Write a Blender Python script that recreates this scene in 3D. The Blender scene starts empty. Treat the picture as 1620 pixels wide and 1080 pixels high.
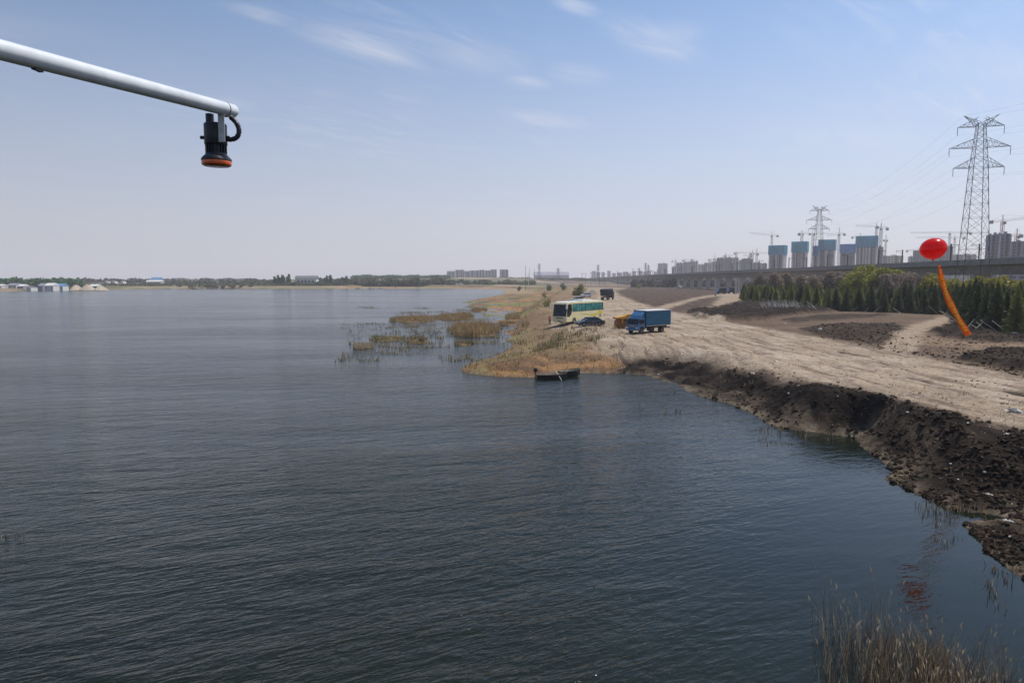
import bpy, math, random
import numpy as np
from mathutils import Vector, Matrix

random.seed(7)
RNG = np.random.default_rng(11)
SC = bpy.context.scene
COL = SC.collection
R = math.radians

# ------------------------------------------------------------------ camera
CAM_H, TILT = 10.0, R(5.13)
cd = bpy.data.cameras.new('camera')
cd.lens = 24.0; cd.sensor_width = 36.0; cd.clip_start = 0.05; cd.clip_end = 30000
cam = bpy.data.objects.new('camera', cd); COL.objects.link(cam)
cam.location = (0, 0, CAM_H); cam.rotation_euler = (R(90) - TILT, 0, 0)
SC.camera = cam

# ------------------------------------------------------------------ sun, sky, exposure
SUN_EL = R(60)
SUN_AZ = R(62)         # compass bearing from +Y turning towards +X
sl = bpy.data.lights.new('sun', 'SUN'); sl.energy = 4.2; sl.angle = R(0.53); sl.color = (1.0, .94, .85)
sun = bpy.data.objects.new('sun', sl); COL.objects.link(sun)
sd = Vector((math.sin(SUN_AZ) * math.cos(SUN_EL), math.cos(SUN_AZ) * math.cos(SUN_EL), math.sin(SUN_EL)))
sun.rotation_euler = sd.to_track_quat('Z', 'Y').to_euler()
sun.location = (60, 40, 120)

W = bpy.data.worlds.new('World'); SC.world = W; W.use_nodes = True
wt = W.node_tree; wt.nodes.clear()
def WN(t, **k):
    n = wt.nodes.new(t)
    for a, b in k.items(): setattr(n, a, b)
    return n
sky = WN('ShaderNodeTexSky', sky_type='NISHITA', sun_disc=False)
sky.sun_elevation = SUN_EL; sky.sun_rotation = SUN_AZ
sky.altitude = 200; sky.air_density = 1.0; sky.dust_density = 1.0; sky.ozone_density = 2.2
tc = WN('ShaderNodeTexCoord'); sep = WN('ShaderNodeSeparateXYZ')
wt.links.new(tc.outputs['Generated'], sep.inputs[0])
def wmath(op, a, b=None, clamp=False):
    n = WN('ShaderNodeMath', operation=op, use_clamp=clamp)
    for i, v in enumerate((a, b)):
        if v is None: continue
        if isinstance(v, (int, float)): n.inputs[i].default_value = v
        else: wt.links.new(v, n.inputs[i])
    return n.outputs[0]
# thin cirrus laid on a high flat layer: direction projected to a plane
zc = wmath('MAXIMUM', sep.outputs['Z'], .02)
zs = wmath('ADD', zc, .10)
u = wmath('DIVIDE', sep.outputs['X'], zs); v = wmath('DIVIDE', sep.outputs['Y'], zs)
comb = WN('ShaderNodeCombineXYZ'); wt.links.new(u, comb.inputs[0]); wt.links.new(v, comb.inputs[1])
STREAK = 0
def uvdir(px, py):
    vv = 540 - py; D = Vector(((px - 810), 1080 * math.cos(TILT) + vv * math.sin(TILT), -1080 * math.sin(TILT) + vv * math.cos(TILT))).normalized()
    return D.x / (D.z + .10), D.y / (D.z + .10)
_a, _b = uvdir(340, 10), uvdir(690, 115); STREAK = math.degrees(math.atan2(_b[1] - _a[1], _b[0] - _a[0]))
def wnoise(scale3, rot, nscale, detail, rough, dist=0.0, loc=(0, 0, 0)):
    m = WN('ShaderNodeMapping', vector_type='TEXTURE'); m.inputs['Scale'].default_value = tuple(1 / q for q in scale3); m.inputs['Rotation'].default_value = (0, 0, rot)
    m.inputs['Location'].default_value = loc
    wt.links.new(comb.outputs[0], m.inputs[0])
    n = WN('ShaderNodeTexNoise'); n.inputs['Scale'].default_value = nscale; n.inputs['Detail'].default_value = detail
    n.inputs['Roughness'].default_value = rough; n.inputs['Distortion'].default_value = dist
    wt.links.new(m.outputs[0], n.inputs['Vector']); return n.outputs['Fac']
fine = wnoise((1.0, 3.6, 1), R(STREAK), 3.0, 9, .64, .8, (3.1, 1.7, 0))
big = wnoise((1, 1.4, 1), R(20), .8, 3, .5, 0, (5.3, 2.2, 0))
def wramp(x, lo, hi):
    n = WN('ShaderNodeMapRange', interpolation_type='SMOOTHSTEP'); n.inputs['From Min'].default_value = lo; n.inputs['From Max'].default_value = hi
    wt.links.new(x, n.inputs['Value']); return n.outputs[0]
# individual wisps: soft oblong patches at chosen places of the layer
def wisp(xa, ya, xb, yb, hw, amt):
    A_, B_ = uvdir(xa, ya), uvdir(xb, yb); C_ = uvdir((xa + xb) / 2, (ya + yb) / 2 + hw)
    cu, cv = (A_[0] + B_[0]) / 2, (A_[1] + B_[1]) / 2; du, dv = B_[0] - A_[0], B_[1] - A_[1]; ln = math.hypot(du, dv)
    w = abs((C_[0] - cu) * -dv / ln + (C_[1] - cv) * du / ln) + .01
    m = WN('ShaderNodeMapping', vector_type='TEXTURE'); m.inputs['Location'].default_value = (cu, cv, 0); m.inputs['Rotation'].default_value = (0, 0, math.atan2(dv, du))
    m.inputs['Scale'].default_value = (ln * .58, w, 1)
    wt.links.new(comb.outputs[0], m.inputs[0])
    l = WN('ShaderNodeVectorMath', operation='LENGTH'); wt.links.new(m.outputs[0], l.inputs[0])
    r = WN('ShaderNodeMapRange', interpolation_type='SMOOTHERSTEP'); r.inputs['From Min'].default_value = 1.0; r.inputs['From Max'].default_value = 0.0
    r.inputs['To Max'].default_value = amt
    wt.links.new(l.outputs['Value'], r.inputs['Value']); return r.outputs[0]
acc = None
for w in ((330, 0, 500, 48, 16, .6), (440, 30, 700, 118, 16, 1.0), (430, 28, 690, 112, 30, .9), (640, 60, 860, 120, 40, .5), (780, 118, 880, 142, 16, .6), (850, 100, 980, 135, 28, .4), (860, -10, 960, 30, 18, .9), (930, 10, 1120, 110, 40, .7), (1000, 40, 1100, 80, 60, .4),
          (780, 175, 950, 205, 18, .75), (760, 290, 860, 325, 14, .3), (470, 140, 560, 160, 14, .3), (300, 150, 430, 175, 14, .35), (0, 100, 230, 130, 16, .35), (1400, 60, 1700, 140, 60, .35), (1150, 190, 1500, 240, 40, .3), (-300, 20, 200, 60, 30, .2)):
    o = wisp(*w); acc = o if acc is None else wmath('MAXIMUM', acc, o)
cl = wmath('MULTIPLY', acc, wramp(fine, .10, 1.0))
cl2 = wmath('MULTIPLY', wmath('MULTIPLY', wramp(fine, .42, .75), wramp(big, .42, .75)), .40)
cl = wmath('MULTIPLY', wmath('MAXIMUM', cl, cl2), .80, True)
# pale milky air near the horizon, evenly all round
hz = WN('ShaderNodeMapRange', interpolation_type='SMOOTHERSTEP'); hz.inputs['From Min'].default_value = .50; hz.inputs['From Max'].default_value = -.10
hz.inputs['To Max'].default_value = .78
wt.links.new(sep.outputs['Z'], hz.inputs['Value'])
SKY_GAIN = (1.04, 1.19, 1.29)
tint = WN('ShaderNodeMixRGB', blend_type='MULTIPLY'); tint.inputs['Fac'].default_value = 1; tint.inputs['Color2'].default_value = (*SKY_GAIN, 1)
wt.links.new(sky.outputs[0], tint.inputs['Color1'])
mh = WN('ShaderNodeMixRGB'); mh.inputs['Color2'].default_value = (7.1, 6.75, 7.5, 1)
wt.links.new(hz.outputs[0], mh.inputs['Fac']); wt.links.new(tint.outputs[0], mh.inputs['Color1'])
mc = WN('ShaderNodeMixRGB'); mc.inputs['Color2'].default_value = (8.2, 8.1, 8.5, 1)
wt.links.new(cl, mc.inputs['Fac']); wt.links.new(mh.outputs[0], mc.inputs['Color1'])
dt = WN('ShaderNodeVectorMath', operation='DOT_PRODUCT'); wt.links.new(tc.outputs['Generated'], dt.inputs[0]); dt.inputs[1].default_value = sd
gl = wmath('MULTIPLY_ADD', dt.outputs['Value'], .50); gl.node.inputs[2].default_value = 1.00
sg_ = WN('ShaderNodeVectorMath', operation='SCALE'); wt.links.new(mc.outputs[0], sg_.inputs[0]); wt.links.new(gl, sg_.inputs['Scale'])
bg = WN('ShaderNodeBackground'); bg.inputs['Strength'].default_value = 0.083
wo = WN('ShaderNodeOutputWorld'); wt.links.new(sg_.outputs[0], bg.inputs[0]); wt.links.new(bg.outputs[0], wo.inputs['Surface'])

SC.view_settings.view_transform = 'Standard'; SC.view_settings.look = 'None'
SC.view_settings.exposure = 0.0; SC.view_settings.gamma = 1.0; SC.view_settings.use_curve_mapping = False
SC.cycles.max_bounces = 6; SC.cycles.volume_bounces = 1; SC.cycles.transparent_max_bounces = 6
SC.cycles.volume_step_rate = 10; SC.cycles.caustics_reflective = False; SC.cycles.caustics_refractive = False
SC.cycles.sample_clamp_indirect = 4; SC.cycles.sample_clamp_direct = 6

# ------------------------------------------------------------------ where a sight line meets a level plane / a distance
FX, CT, ST = 1080.0, math.cos(TILT), math.sin(TILT)
def ray(px, py):
    v = 540 - py
    return (px - 810, FX * CT + v * ST, -FX * ST + v * CT)
def P(px, py, z=0.0):
    a, b, c = ray(px, py); t = (z - CAM_H) / c
    return (a * t, b * t)
def PD(px, py, Y):
    a, b, c = ray(px, py); t = Y / b
    return Vector((a * t, Y, CAM_H + c * t))

# ------------------------------------------------------------------ object helpers
def tag(o, label=None, cat=None, group=None, kind=None):
    if label: o['label'] = label
    if cat: o['category'] = cat
    if group: o['group'] = group
    if kind: o['kind'] = kind
    return o
def empty(name, loc, rz=0.0, label=None, cat=None, group=None):
    o = bpy.data.objects.new(name, None); COL.objects.link(o); o.empty_display_size = .3
    o.location = loc; o.rotation_euler = (0, 0, rz); return tag(o, label, cat, group)
def copy_tree(o, parent=None):
    c = o.copy(); COL.objects.link(c)
    if parent is not None: c.parent = parent
    for ch in list(o.children): copy_tree(ch, c)
    return c
class MB:
    def __init__(s): s.v = []; s.f = []; s.m = []
    def add(s, vs, fs, mi=0):
        b = len(s.v); s.v.extend([tuple(p) for p in vs]); s.f.extend([tuple(b + i for i in f) for f in fs]); s.m.extend([mi] * len(fs)); return s
    def box(s, c, d, rz=0.0, M=None, mi=0):
        hx, hy, hz = d[0] / 2, d[1] / 2, d[2] / 2
        vs = [Vector((x, y, z)) for x in (-hx, hx) for y in (-hy, hy) for z in (-hz, hz)]
        mt = Matrix.Translation(c) @ (M if M is not None else Matrix.Rotation(rz, 4, 'Z'))
        return s.add([mt @ p for p in vs], [(0, 1, 3, 2), (4, 6, 7, 5), (0, 4, 5, 1), (2, 3, 7, 6), (0, 2, 6, 4), (1, 5, 7, 3)], mi)
    def tube(s, p0, p1, r0, r1=None, n=8, mi=0, caps=True):
        p0, p1 = Vector(p0), Vector(p1); r1 = r0 if r1 is None else r1
        d = (p1 - p0)
        if d.length < 1e-6: return s
        d.normalize(); a = d.orthogonal().normalized(); b = d.cross(a)
        vs = []
        for p, r in ((p0, r0), (p1, r1)):
            for i in range(n):
                t = 2 * math.pi * i / n; vs.append(p + a * (r * math.cos(t)) + b * (r * math.sin(t)))
        fs = [(i, (i + 1) % n, n + (i + 1) % n, n + i) for i in range(n)]
        if caps: fs += [tuple(range(n - 1, -1, -1)), tuple(range(n, 2 * n))]
        return s.add(vs, fs, mi)
    def path(s, pts, r, n=8, mi=0):
        pts = [Vector(p) for p in pts]; rs = r if isinstance(r, (list, tuple)) else [r] * len(pts)
        vs = []; up = None
        for i, p in enumerate(pts):
            d = (pts[min(i + 1, len(pts) - 1)] - pts[max(i - 1, 0)]).normalized()
            a = d.orthogonal().normalized() if up is None else (up - d * up.dot(d)).normalized()
            up = a; b = d.cross(a)
            for k in range(n):
                t = 2 * math.pi * k / n; vs.append(p + a * (rs[i] * math.cos(t)) + b * (rs[i] * math.sin(t)))
        fs = []
        for i in range(len(pts) - 1):
            for k in range(n): fs.append((i * n + k, i * n + (k + 1) % n, (i + 1) * n + (k + 1) % n, (i + 1) * n + k))
        fs += [tuple(range(n - 1, -1, -1)), tuple((len(pts) - 1) * n + k for k in range(n))]
        return s.add(vs, fs, mi)
    def prism(s, prof, y0, y1, M=None, mi=0, shrink=0.0):
        """profile in (x,z) extruded from y0 to y1"""
        n = len(prof); M = M or Matrix.Identity(4)
        vs = [M @ Vector((x, y0, z)) for x, z in prof] + [M @ Vector((x, y1, z)) for x, z in prof]
        fs = [tuple(range(n)), tuple(range(2 * n - 1, n - 1, -1))] + [(i, n + i, n + (i + 1) % n, (i + 1) % n) for i in range(n)]
        return s.add(vs, fs, mi)
    def lathe(s, prof, c=(0, 0, 0), M=None, n=24, mi=0):
        """profile of (r, z) spun round z"""
        M = Matrix.Translation(c) @ (M or Matrix.Identity(4)); vs = []; k = len(prof)
        for i in range(n):
            t = 2 * math.pi * i / n
            for r, z in prof: vs.append(M @ Vector((r * math.cos(t), r * math.sin(t), z)))
        fs = []
        for i in range(n):
            j = (i + 1) % n
            for q in range(k - 1): fs.append((i * k + q, j * k + q, j * k + q + 1, i * k + q + 1))
        return s.add(vs, fs, mi)
    def build(s, name, mats, parent=None, smooth=False, bevel=0.0):
        me = bpy.data.meshes.new(name); me.from_pydata(s.v, [], s.f)
        for m in (mats if isinstance(mats, (list, tuple)) else [mats]): me.materials.append(m)
        if len(me.materials) > 1: me.polygons.foreach_set('material_index', s.m)
        if smooth: me.polygons.foreach_set('use_smooth', [True] * len(me.polygons))
        me.update()
        o = bpy.data.objects.new(name, me); COL.objects.link(o)
        if parent is not None: o.parent = parent
        if bevel > 0:
            b = o.modifiers.new('bevel', 'BEVEL'); b.width = bevel; b.segments = 2; b.limit_method = 'ANGLE'; b.angle_limit = R(40)
        if smooth:
            try: me.set_sharp_from_angle(angle=R(40))
            except Exception: pass
        return o
def npmesh(name, V, F, mats, parent=None, mi=None, smooth=False, col=None):
    """numpy mesh: V (n,3), F (m,k) with k 3 or 4"""
    me = bpy.data.meshes.new(name); V = np.asarray(V, np.float32); F = np.asarray(F, np.int32); k = F.shape[1]
    me.vertices.add(len(V)); me.vertices.foreach_set('co', V.ravel())
    me.loops.add(F.size); me.loops.foreach_set('vertex_index', F.ravel())
    me.polygons.add(len(F)); me.polygons.foreach_set('loop_start', np.arange(0, F.size, k, dtype=np.int32))
    try: me.polygons.foreach_set('loop_total', np.full(len(F), k, np.int32))
    except Exception: pass
    for m in (mats if isinstance(mats, (list, tuple)) else [mats]): me.materials.append(m)
    if mi is not None: me.polygons.foreach_set('material_index', np.asarray(mi, np.int32))
    me.polygons.foreach_set('use_smooth', np.full(len(F), smooth, bool))
    if col is not None:
        a = me.color_attributes.new('Col', 'FLOAT_COLOR', 'POINT')
        c4 = np.ones((len(V), 4), np.float32); c4[:, :3] = col; a.data.foreach_set('color', c4.ravel())
    me.update(calc_edges=True)
    o = bpy.data.objects.new(name, me); COL.objects.link(o)
    if parent is not None: o.parent = parent
    return o

# ------------------------------------------------------------------ materials
def mat(name, col, rough=.6, metal=0.0, nscale=0.0, namt=.25, bump=0.0, col2=None, stretch=(1, 1, 1), coat=0.0, trans=False, spec=.5):
    m = bpy.data.materials.new(name); m.use_nodes = True; t = m.node_tree; b = t.nodes['Principled BSDF']
    b.inputs['Base Color'].default_value = (*col, 1); b.inputs['Roughness'].default_value = rough; b.inputs['Metallic'].default_value = metal
    b.inputs['Coat Weight'].default_value = coat; b.inputs['Specular IOR Level'].default_value = spec
    if nscale > 0:
        tcn = t.nodes.new('ShaderNodeTexCoord'); mp = t.nodes.new('ShaderNodeMapping'); mp.inputs['Scale'].default_value = stretch
        n = t.nodes.new('ShaderNodeTexNoise'); n.inputs['Scale'].default_value = nscale; n.inputs['Detail'].default_value = 6; n.inputs['Roughness'].default_value = .62
        t.links.new(tcn.outputs['Object'], mp.inputs[0]); t.links.new(mp.outputs[0], n.inputs['Vector'])
        rr = t.nodes.new('ShaderNodeMapRange'); rr.inputs['From Min'].default_value = .3; rr.inputs['From Max'].default_value = .7
        t.links.new(n.outputs['Fac'], rr.inputs['Value'])
        mx = t.nodes.new('ShaderNodeMixRGB'); c2 = col2 if col2 else tuple(c * (1 - namt) for c in col)
        mx.inputs['Color1'].default_value = (*c2, 1); mx.inputs['Color2'].default_value = (*(tuple(min(1, c * (1 + namt * .5)) for c in col) if not col2 else col), 1)
        t.links.new(rr.outputs[0], mx.inputs['Fac']); t.links.new(mx.outputs[0], b.inputs['Base Color'])
        if bump > 0:
            bp = t.nodes.new('ShaderNodeBump'); bp.inputs['Strength'].default_value = bump; bp.inputs['Distance'].default_value = .02
            t.links.new(n.outputs['Fac'], bp.inputs['Height']); t.links.new(bp.outputs[0], b.inputs['Normal'])
    return m
M_white = mat('white_paint', (.72, .73, .72), .35, nscale=6, namt=.10, stretch=(1, 1, 1), coat=.2)
M_pole = mat('pole_paint', (.70, .72, .72), .32, nscale=9, namt=.13, coat=.15)
M_black = mat('black_plastic', (.022, .022, .026), .42, nscale=30, namt=.4, bump=.2)
M_galv = mat('galvanised_steel', (.60, .60, .58), .5, .15, nscale=25, namt=.35)
M_orange = mat('orange_lens', (.85, .13, .02), .25, nscale=20, namt=.25, coat=.4)
M_tyre = mat('tyre_rubber', (.02, .019, .018), .85, nscale=8, namt=.5)
M_rim = mat('wheel_rim', (.42, .42, .42), .4, .5, nscale=10, namt=.3)
M_rimd = mat('dusty_rim', (.20, .17, .14), .7, .1, nscale=10, namt=.3)
M_glass = mat('dark_glass', (.012, .018, .02), .06, nscale=3, namt=.3)
M_tglass = mat('teal_tinted_glass', (.07, .26, .26), .10, nscale=2.2, namt=.75, stretch=(1, 1, .5))
M_cream = mat('bus_cream_paint', (.78, .70, .40), .3, nscale=1.2, namt=.12, coat=.4)
M_roof = mat('bus_white_roof', (.76, .76, .70), .35, nscale=2, namt=.1, coat=.3)
M_yel = mat('bus_yellow_print', (.66, .55, .10), .3, nscale=2.5, namt=.25, coat=.3)
M_chrome = mat('bright_metal', (.6, .6, .6), .2, .9)
M_lamp = mat('lamp_glass', (.7, .7, .68), .1, coat=.6)
M_redlamp = mat('red_lamp_glass', (.4, .02, .02), .2, coat=.6)
M_car = mat('slate_car_paint', (.045, .070, .10), .22, .2, nscale=4, namt=.2, coat=.8)
M_silver = mat('silver_car_paint', (.42, .44, .47), .28, .4, nscale=3, namt=.15, coat=.6)
M_wcar = mat('white_car_paint', (.74, .74, .74), .3, nscale=3, namt=.1, coat=.6)
M_tblue = mat('truck_blue_paint', (.022, .12, .26), .38, nscale=3, namt=.3, coat=.3)
M_tbox = mat('box_blue_paint', (.008, .115, .215), .45, nscale=1.6, namt=.28, stretch=(.6, 1, 2.5), coat=.1)
M_dark = mat('dark_chassis', (.03, .024, .02), .8, nscale=6, namt=.4)
M_dust = mat('dusty_metal', (.30, .27, .22), .7, nscale=8, namt=.3)
M_roller = mat('roller_yellow_paint', (.62, .31, .03), .45, nscale=5, namt=.35)
M_drum = mat('rusty_drum', (.34, .16, .05), .6, .3, nscale=7, namt=.5)
M_tarp = mat('navy_tarpaulin', (.018, .026, .048), .65, nscale=3, namt=.5, bump=.6)
M_balloon = mat('red_balloon_rubber', (.92, .010, .006), .22, nscale=1.5, namt=.12, coat=.35)
def thin(m, w):
    t_ = m.node_tree; p_ = t_.nodes['Principled BSDF']; tr = t_.nodes.new('ShaderNodeBsdfTranslucent'); ms = t_.nodes.new('ShaderNodeMixShader'); ms.inputs[0].default_value = w
    bc_ = p_.inputs['Base Color']
    if bc_.links: t_.links.new(bc_.links[0].from_socket, tr.inputs[0])
    else: tr.inputs[0].default_value = bc_.default_value
    out = t_.nodes['Material Output']; t_.links.new(p_.outputs[0], ms.inputs[1]); t_.links.new(tr.outputs[0], ms.inputs[2]); t_.links.new(ms.outputs[0], out.inputs['Surface']); return m
thin(M_balloon, .62)
M_banner = mat('orange_red_banner_cloth', (.98, .26, .012), .6, nscale=4, namt=.3, stretch=(1, 1, 1.2))
M_bannery = thin(mat('yellow_banner_print', (.98, .78, .06), .6), .4)
thin(M_banner, .55)
M_string = mat('string', (.3, .3, .3), .8)
M_wood = mat('weathered_wood', (.13, .10, .075), .85, nscale=5, namt=.5, stretch=(1, 6, 1), bump=.5)
M_palewood = mat('pale_peeled_wood', (.62, .56, .47), .8, nscale=5, namt=.35)
M_hull = mat('dark_boat_hull', (.018, .019, .020), .6, nscale=4, namt=.5)
M_hullin = mat('pale_boat_inside', (.40, .35, .28), .8, nscale=6, namt=.5)
M_skin = mat('skin', (.38, .22, .15), .6)
M_vest = mat('orange_vest', (.80, .12, .05), .7)
M_trous = mat('dark_trousers', (.02, .022, .03), .8)
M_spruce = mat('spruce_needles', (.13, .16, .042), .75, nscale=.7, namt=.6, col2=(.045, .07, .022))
M_spruce2 = mat('spruce_needles_sun_tone', (.40, .39, .09), .75, nscale=.5, col2=(.15, .18, .045))  # paler yellow-olive needles, sunlight mixed into the colour
M_bark = mat('tree_bark', (.10, .075, .055), .9, nscale=8, namt=.4)
M_willow = mat('willow_leaves', (.36, .34, .04), .7, nscale=.3, col2=(.17, .19, .03))
M_willow2 = mat('yellow_green_leaves', (.40, .36, .05), .7, nscale=.5, col2=(.22, .20, .04))
M_bush = mat('olive_bush_leaves', (.34, .33, .12), .75, nscale=1.0, col2=(.16, .17, .06))
M_bare = mat('bare_twigs', (.34, .27, .20), .9, nscale=.3, col2=(.20, .16, .12))
M_farwood = mat('far_wood_leaves', (.10, .20, .07), .85, nscale=.04, col2=(.05, .11, .045))
M_farwood2 = mat('far_wood_grey_green', (.15, .16, .08), .85, nscale=.05, col2=(.08, .09, .05))
M_fargrey = mat('far_bare_wood', (.12, .105, .09), .9, nscale=.05, col2=(.07, .065, .06))
for _m in (M_spruce, M_spruce2, M_willow, M_willow2, M_bush, M_farwood, M_farwood2, M_bare): thin(_m, .3)
M_reed1 = mat('dry_reed_gold', (.56, .36, .13), .8, nscale=.5, col2=(.26, .16, .07))
M_reed2 = mat('dry_reed_pale', (.56, .46, .31), .8, nscale=.5, col2=(.28, .22, .14))
M_reed3 = mat('dry_reed_brown', (.24, .155, .08), .85, nscale=.5, col2=(.09, .06, .035))
M_reed4 = mat('green_shoots', (.16, .19, .05), .8, nscale=.5, col2=(.10, .11, .04))
M_reedg = mat('grey_brown_reed', (.17, .135, .10), .85, nscale=.6, col2=(.09, .07, .05))
M_clod = mat('black_soil_clods', (.052, .036, .026), 1.0, nscale=2, namt=.6, col2=(.018, .013, .010), spec=.08)
M_clod2 = mat('brown_soil_clods', (.13, .09, .06), 1.0, spec=.08, nscale=2, namt=.5)
M_stone = mat('pale_stone', (.55, .52, .47), .85, nscale=4, namt=.35, bump=.4)
M_conc = mat('viaduct_concrete', (.30, .285, .265), .85, nscale=.5, namt=.25)
M_conc2 = mat('pale_concrete', (.45, .43, .40), .8, nscale=.3, namt=.2)
M_steel = mat('pylon_steel', (.055, .052, .065), .6, .1, nscale=1, namt=.25)
M_wire = mat('power_cable', (.10, .10, .11), .6)
M_cranered = mat('crane_red_paint', (.34, .05, .04), .6)
M_craney = mat('crane_cream_paint', (.40, .33, .22), .6)
M_craneg = mat('crane_grey_paint', (.17, .17, .18), .6)
M_net = mat('teal_safety_netting', (.02, .42, .60), .8, nscale=.12, namt=.3, stretch=(1, 1, .4))
M_netb = mat('blue_safety_netting', (.02, .26, .66), .8, nscale=.12, namt=.3, stretch=(1, 1, .4))
M_netp = mat('pale_teal_netting', (.20, .44, .46), .8, nscale=.12, namt=.2)
M_netg = mat('grey_green_netting', (.12, .18, .18), .8, nscale=.12, namt=.3)
M_tw1 = mat('raw_concrete_storeys', (.55, .50, .49), .85, nscale=.1, namt=.25)
M_tw2 = mat('beige_facade', (.58, .53, .43), .85, nscale=.1, namt=.2)
M_tw3 = mat('blue_grey_facade', (.26, .26, .31), .8, nscale=.1, namt=.25)
M_twin = mat('dark_openings', (.035, .035, .04), .5, nscale=.2, namt=.5)
M_hwall = mat('white_house_wall', (.66, .65, .62), .8, nscale=.3, namt=.15)
M_hroof = mat('grey_house_roof', (.16, .155, .16), .8, nscale=.3, namt=.3)
M_blueroof = mat('blue_sheet_roof', (.12, .28, .48), .6, nscale=.2, namt=.2)
M_sand = mat('sand_heap', (.42, .35, .26), .95, nscale=.5, namt=.3)

for _m in (M_reed1, M_reed2, M_reed3, M_reed4, M_net, M_netb, M_netp): thin(_m, .4)
# ------------------------------------------------------------------ value noise in numpy
def _h(ix, iy, seed):
    n = (ix.astype(np.int64) * 374761393 + iy.astype(np.int64) * 668265263 + seed * 982451653) & 0xffffffff
    n = ((n ^ (n >> 13)) * 1274126177) & 0xffffffff
    return ((n ^ (n >> 16)) & 0xffff) / 65535.0
def vn(x, y, seed=0):
    xi, yi = np.floor(x), np.floor(y); fx, fy = x - xi, y - yi
    fx = fx * fx * (3 - 2 * fx); fy = fy * fy * (3 - 2 * fy)
    a, b, c, d = _h(xi, yi, seed), _h(xi + 1, yi, seed), _h(xi, yi + 1, seed), _h(xi + 1, yi + 1, seed)
    return (a + (b - a) * fx) * (1 - fy) + (c + (d - c) * fx) * fy
def fbm(x, y, scale, octv=4, seed=0, gain=.5):
    s = 0; a = 1; t = 0; f = 1 / scale
    for o in range(octv):
        s = s + a * vn(x * f + 17.3 * o, y * f - 9.1 * o, seed + o); t += a; a *= gain; f *= 2.03
    return s / t
def sdist(poly, x, y):
    """signed distance to a closed polygon, positive inside"""
    p = np.asarray(poly, float); d2 = np.full(x.shape, 1e18); ins = np.zeros(x.shape, bool)
    for i in range(len(p)):
        ax, ay = p[i]; bx, by = p[(i + 1) % len(p)]; ex, ey = bx - ax, by - ay
        L = ex * ex + ey * ey + 1e-12
        t = np.clip(((x - ax) * ex + (y - ay) * ey) / L, 0, 1)
        d2 = np.minimum(d2, (x - ax - t * ex) ** 2 + (y - ay - t * ey) ** 2)
        c = (ay > y) != (by > y)
        ins ^= c & (x < (bx - ax) * (y - ay) / (by - ay + 1e-12) + ax)
    d = np.sqrt(d2); return np.where(ins, d, -d)
def sst(a, b, x):
    t = np.clip((x - a) / (b - a), 0, 1); return t * t * (3 - 2 * t)

# ------------------------------------------------------------------ the lie of the land
shore_px = [(1620, 917), (1590, 896), (1560, 875), (1545, 855), (1525, 832), (1545, 825), (1598, 822), (1585, 817), (1540, 812), (1500, 805), (1460, 786), (1440, 776),
            (1396, 758), (1409, 746), (1392, 730), (1374, 714), (1345, 691), (1300, 685), (1255, 680), (1215, 671), (1190, 656), (1160, 641), (1110, 628), (1080, 613), (1050, 603),
            (1020, 593), (980, 591), (930, 590), (880, 592), (845, 597), (780, 595), (725, 588), (735, 578), (770, 568), (800, 557), (809, 545), (800, 536), (790, 528), (793, 515),
            (770, 505), (762, 495), (722, 482), (745, 475), (775, 470), (798, 465), (800, 461), (795, 458), (760, 457), (700, 456.5), (640, 456.6), (560, 456.6), (500, 457), (430, 457),
            (340, 456.5), (250, 457), (165, 458.3), (110, 459), (50, 460), (0, 461.5)]
shore = [(300, -300), (90, -60), (48, 4), (30, 17)] + [P(a, b, 0) for a, b in shore_px] + [(-900, 520), (-1700, 380), (-6000, 300), (-6000, 9000), (7000, 9000), (7000, -300)]
marsh_poly = [P(a, b, .3) for a, b in ((800, 548), (808, 530), (818, 514), (836, 500), (850, 488), (870, 474), (890, 464), (905, 456))] + [(60, 700), (-200, 1000), (-200, 500), (-80, 200), (-30, 120)]
wet_poly = [P(a, b, 0) for a, b in ((800, 540), (845, 512), (830, 496), (820, 482), (830, 472), (700, 478), (600, 500), (640, 530), (740, 536), (760, 560))]
# islets of reed bed: centre, half length, half width from their outline on the water
def islet(x0, x1, y0, y1):
    a = P(x0, (y0 + y1) / 2); b = P(x1, (y0 + y1) / 2); c = P((x0 + x1) / 2, y1); d = P((x0 + x1) / 2, y0)
    return ((a[0] + b[0]) / 2, (c[1] + d[1]) / 2, abs(b[0] - a[0]) / 2, max(abs(d[1] - c[1]) / 2, 1.2))
islets = [islet(620, 690, 501, 511), islet(692, 747, 497, 507), islet(710, 789, 514, 533), islet(590, 640, 531, 541), islet(640, 678, 535, 543), islet(560, 590, 547, 552),
          islet(745, 770, 489, 493), islet(800, 835, 498, 508), islet(790, 815, 510, 516), islet(720, 748, 541, 548)]
plots = {
 'field_a': [(972, 463), (1000, 453), (1060, 450), (1180, 453), (1178, 461), (1110, 468), (1035, 487), (1003, 475)],
 'field_b': [(1045, 490), (1100, 473), (1150, 465), (1150, 478), (1138, 486), (1110, 492), (1062, 494)],
 'mound_a': [(1088, 496), (1130, 488), (1175, 480), (1290, 487), (1320, 495), (1240, 501), (1205, 509), (1130, 509), (1100, 502)],
 'mound_b': [(1235, 508), (1300, 500), (1400, 498), (1410, 501), (1330, 507), (1260, 513)],
 'mound_c': [(1262, 521), (1330, 513), (1420, 514), (1432, 524), (1400, 546), (1330, 538), (1290, 531)],
 'mound_d': [(1470, 522), (1530, 511), (1720, 525), (1720, 548), (1560, 543), (1490, 536)],
 'mound_e': [(1515, 569), (1570, 556), (1720, 551), (1720, 596), (1620, 588), (1560, 579)]}
plots = {k: [P(a, b, 2.3) for a, b in q] for k, q in plots.items()}
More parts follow.
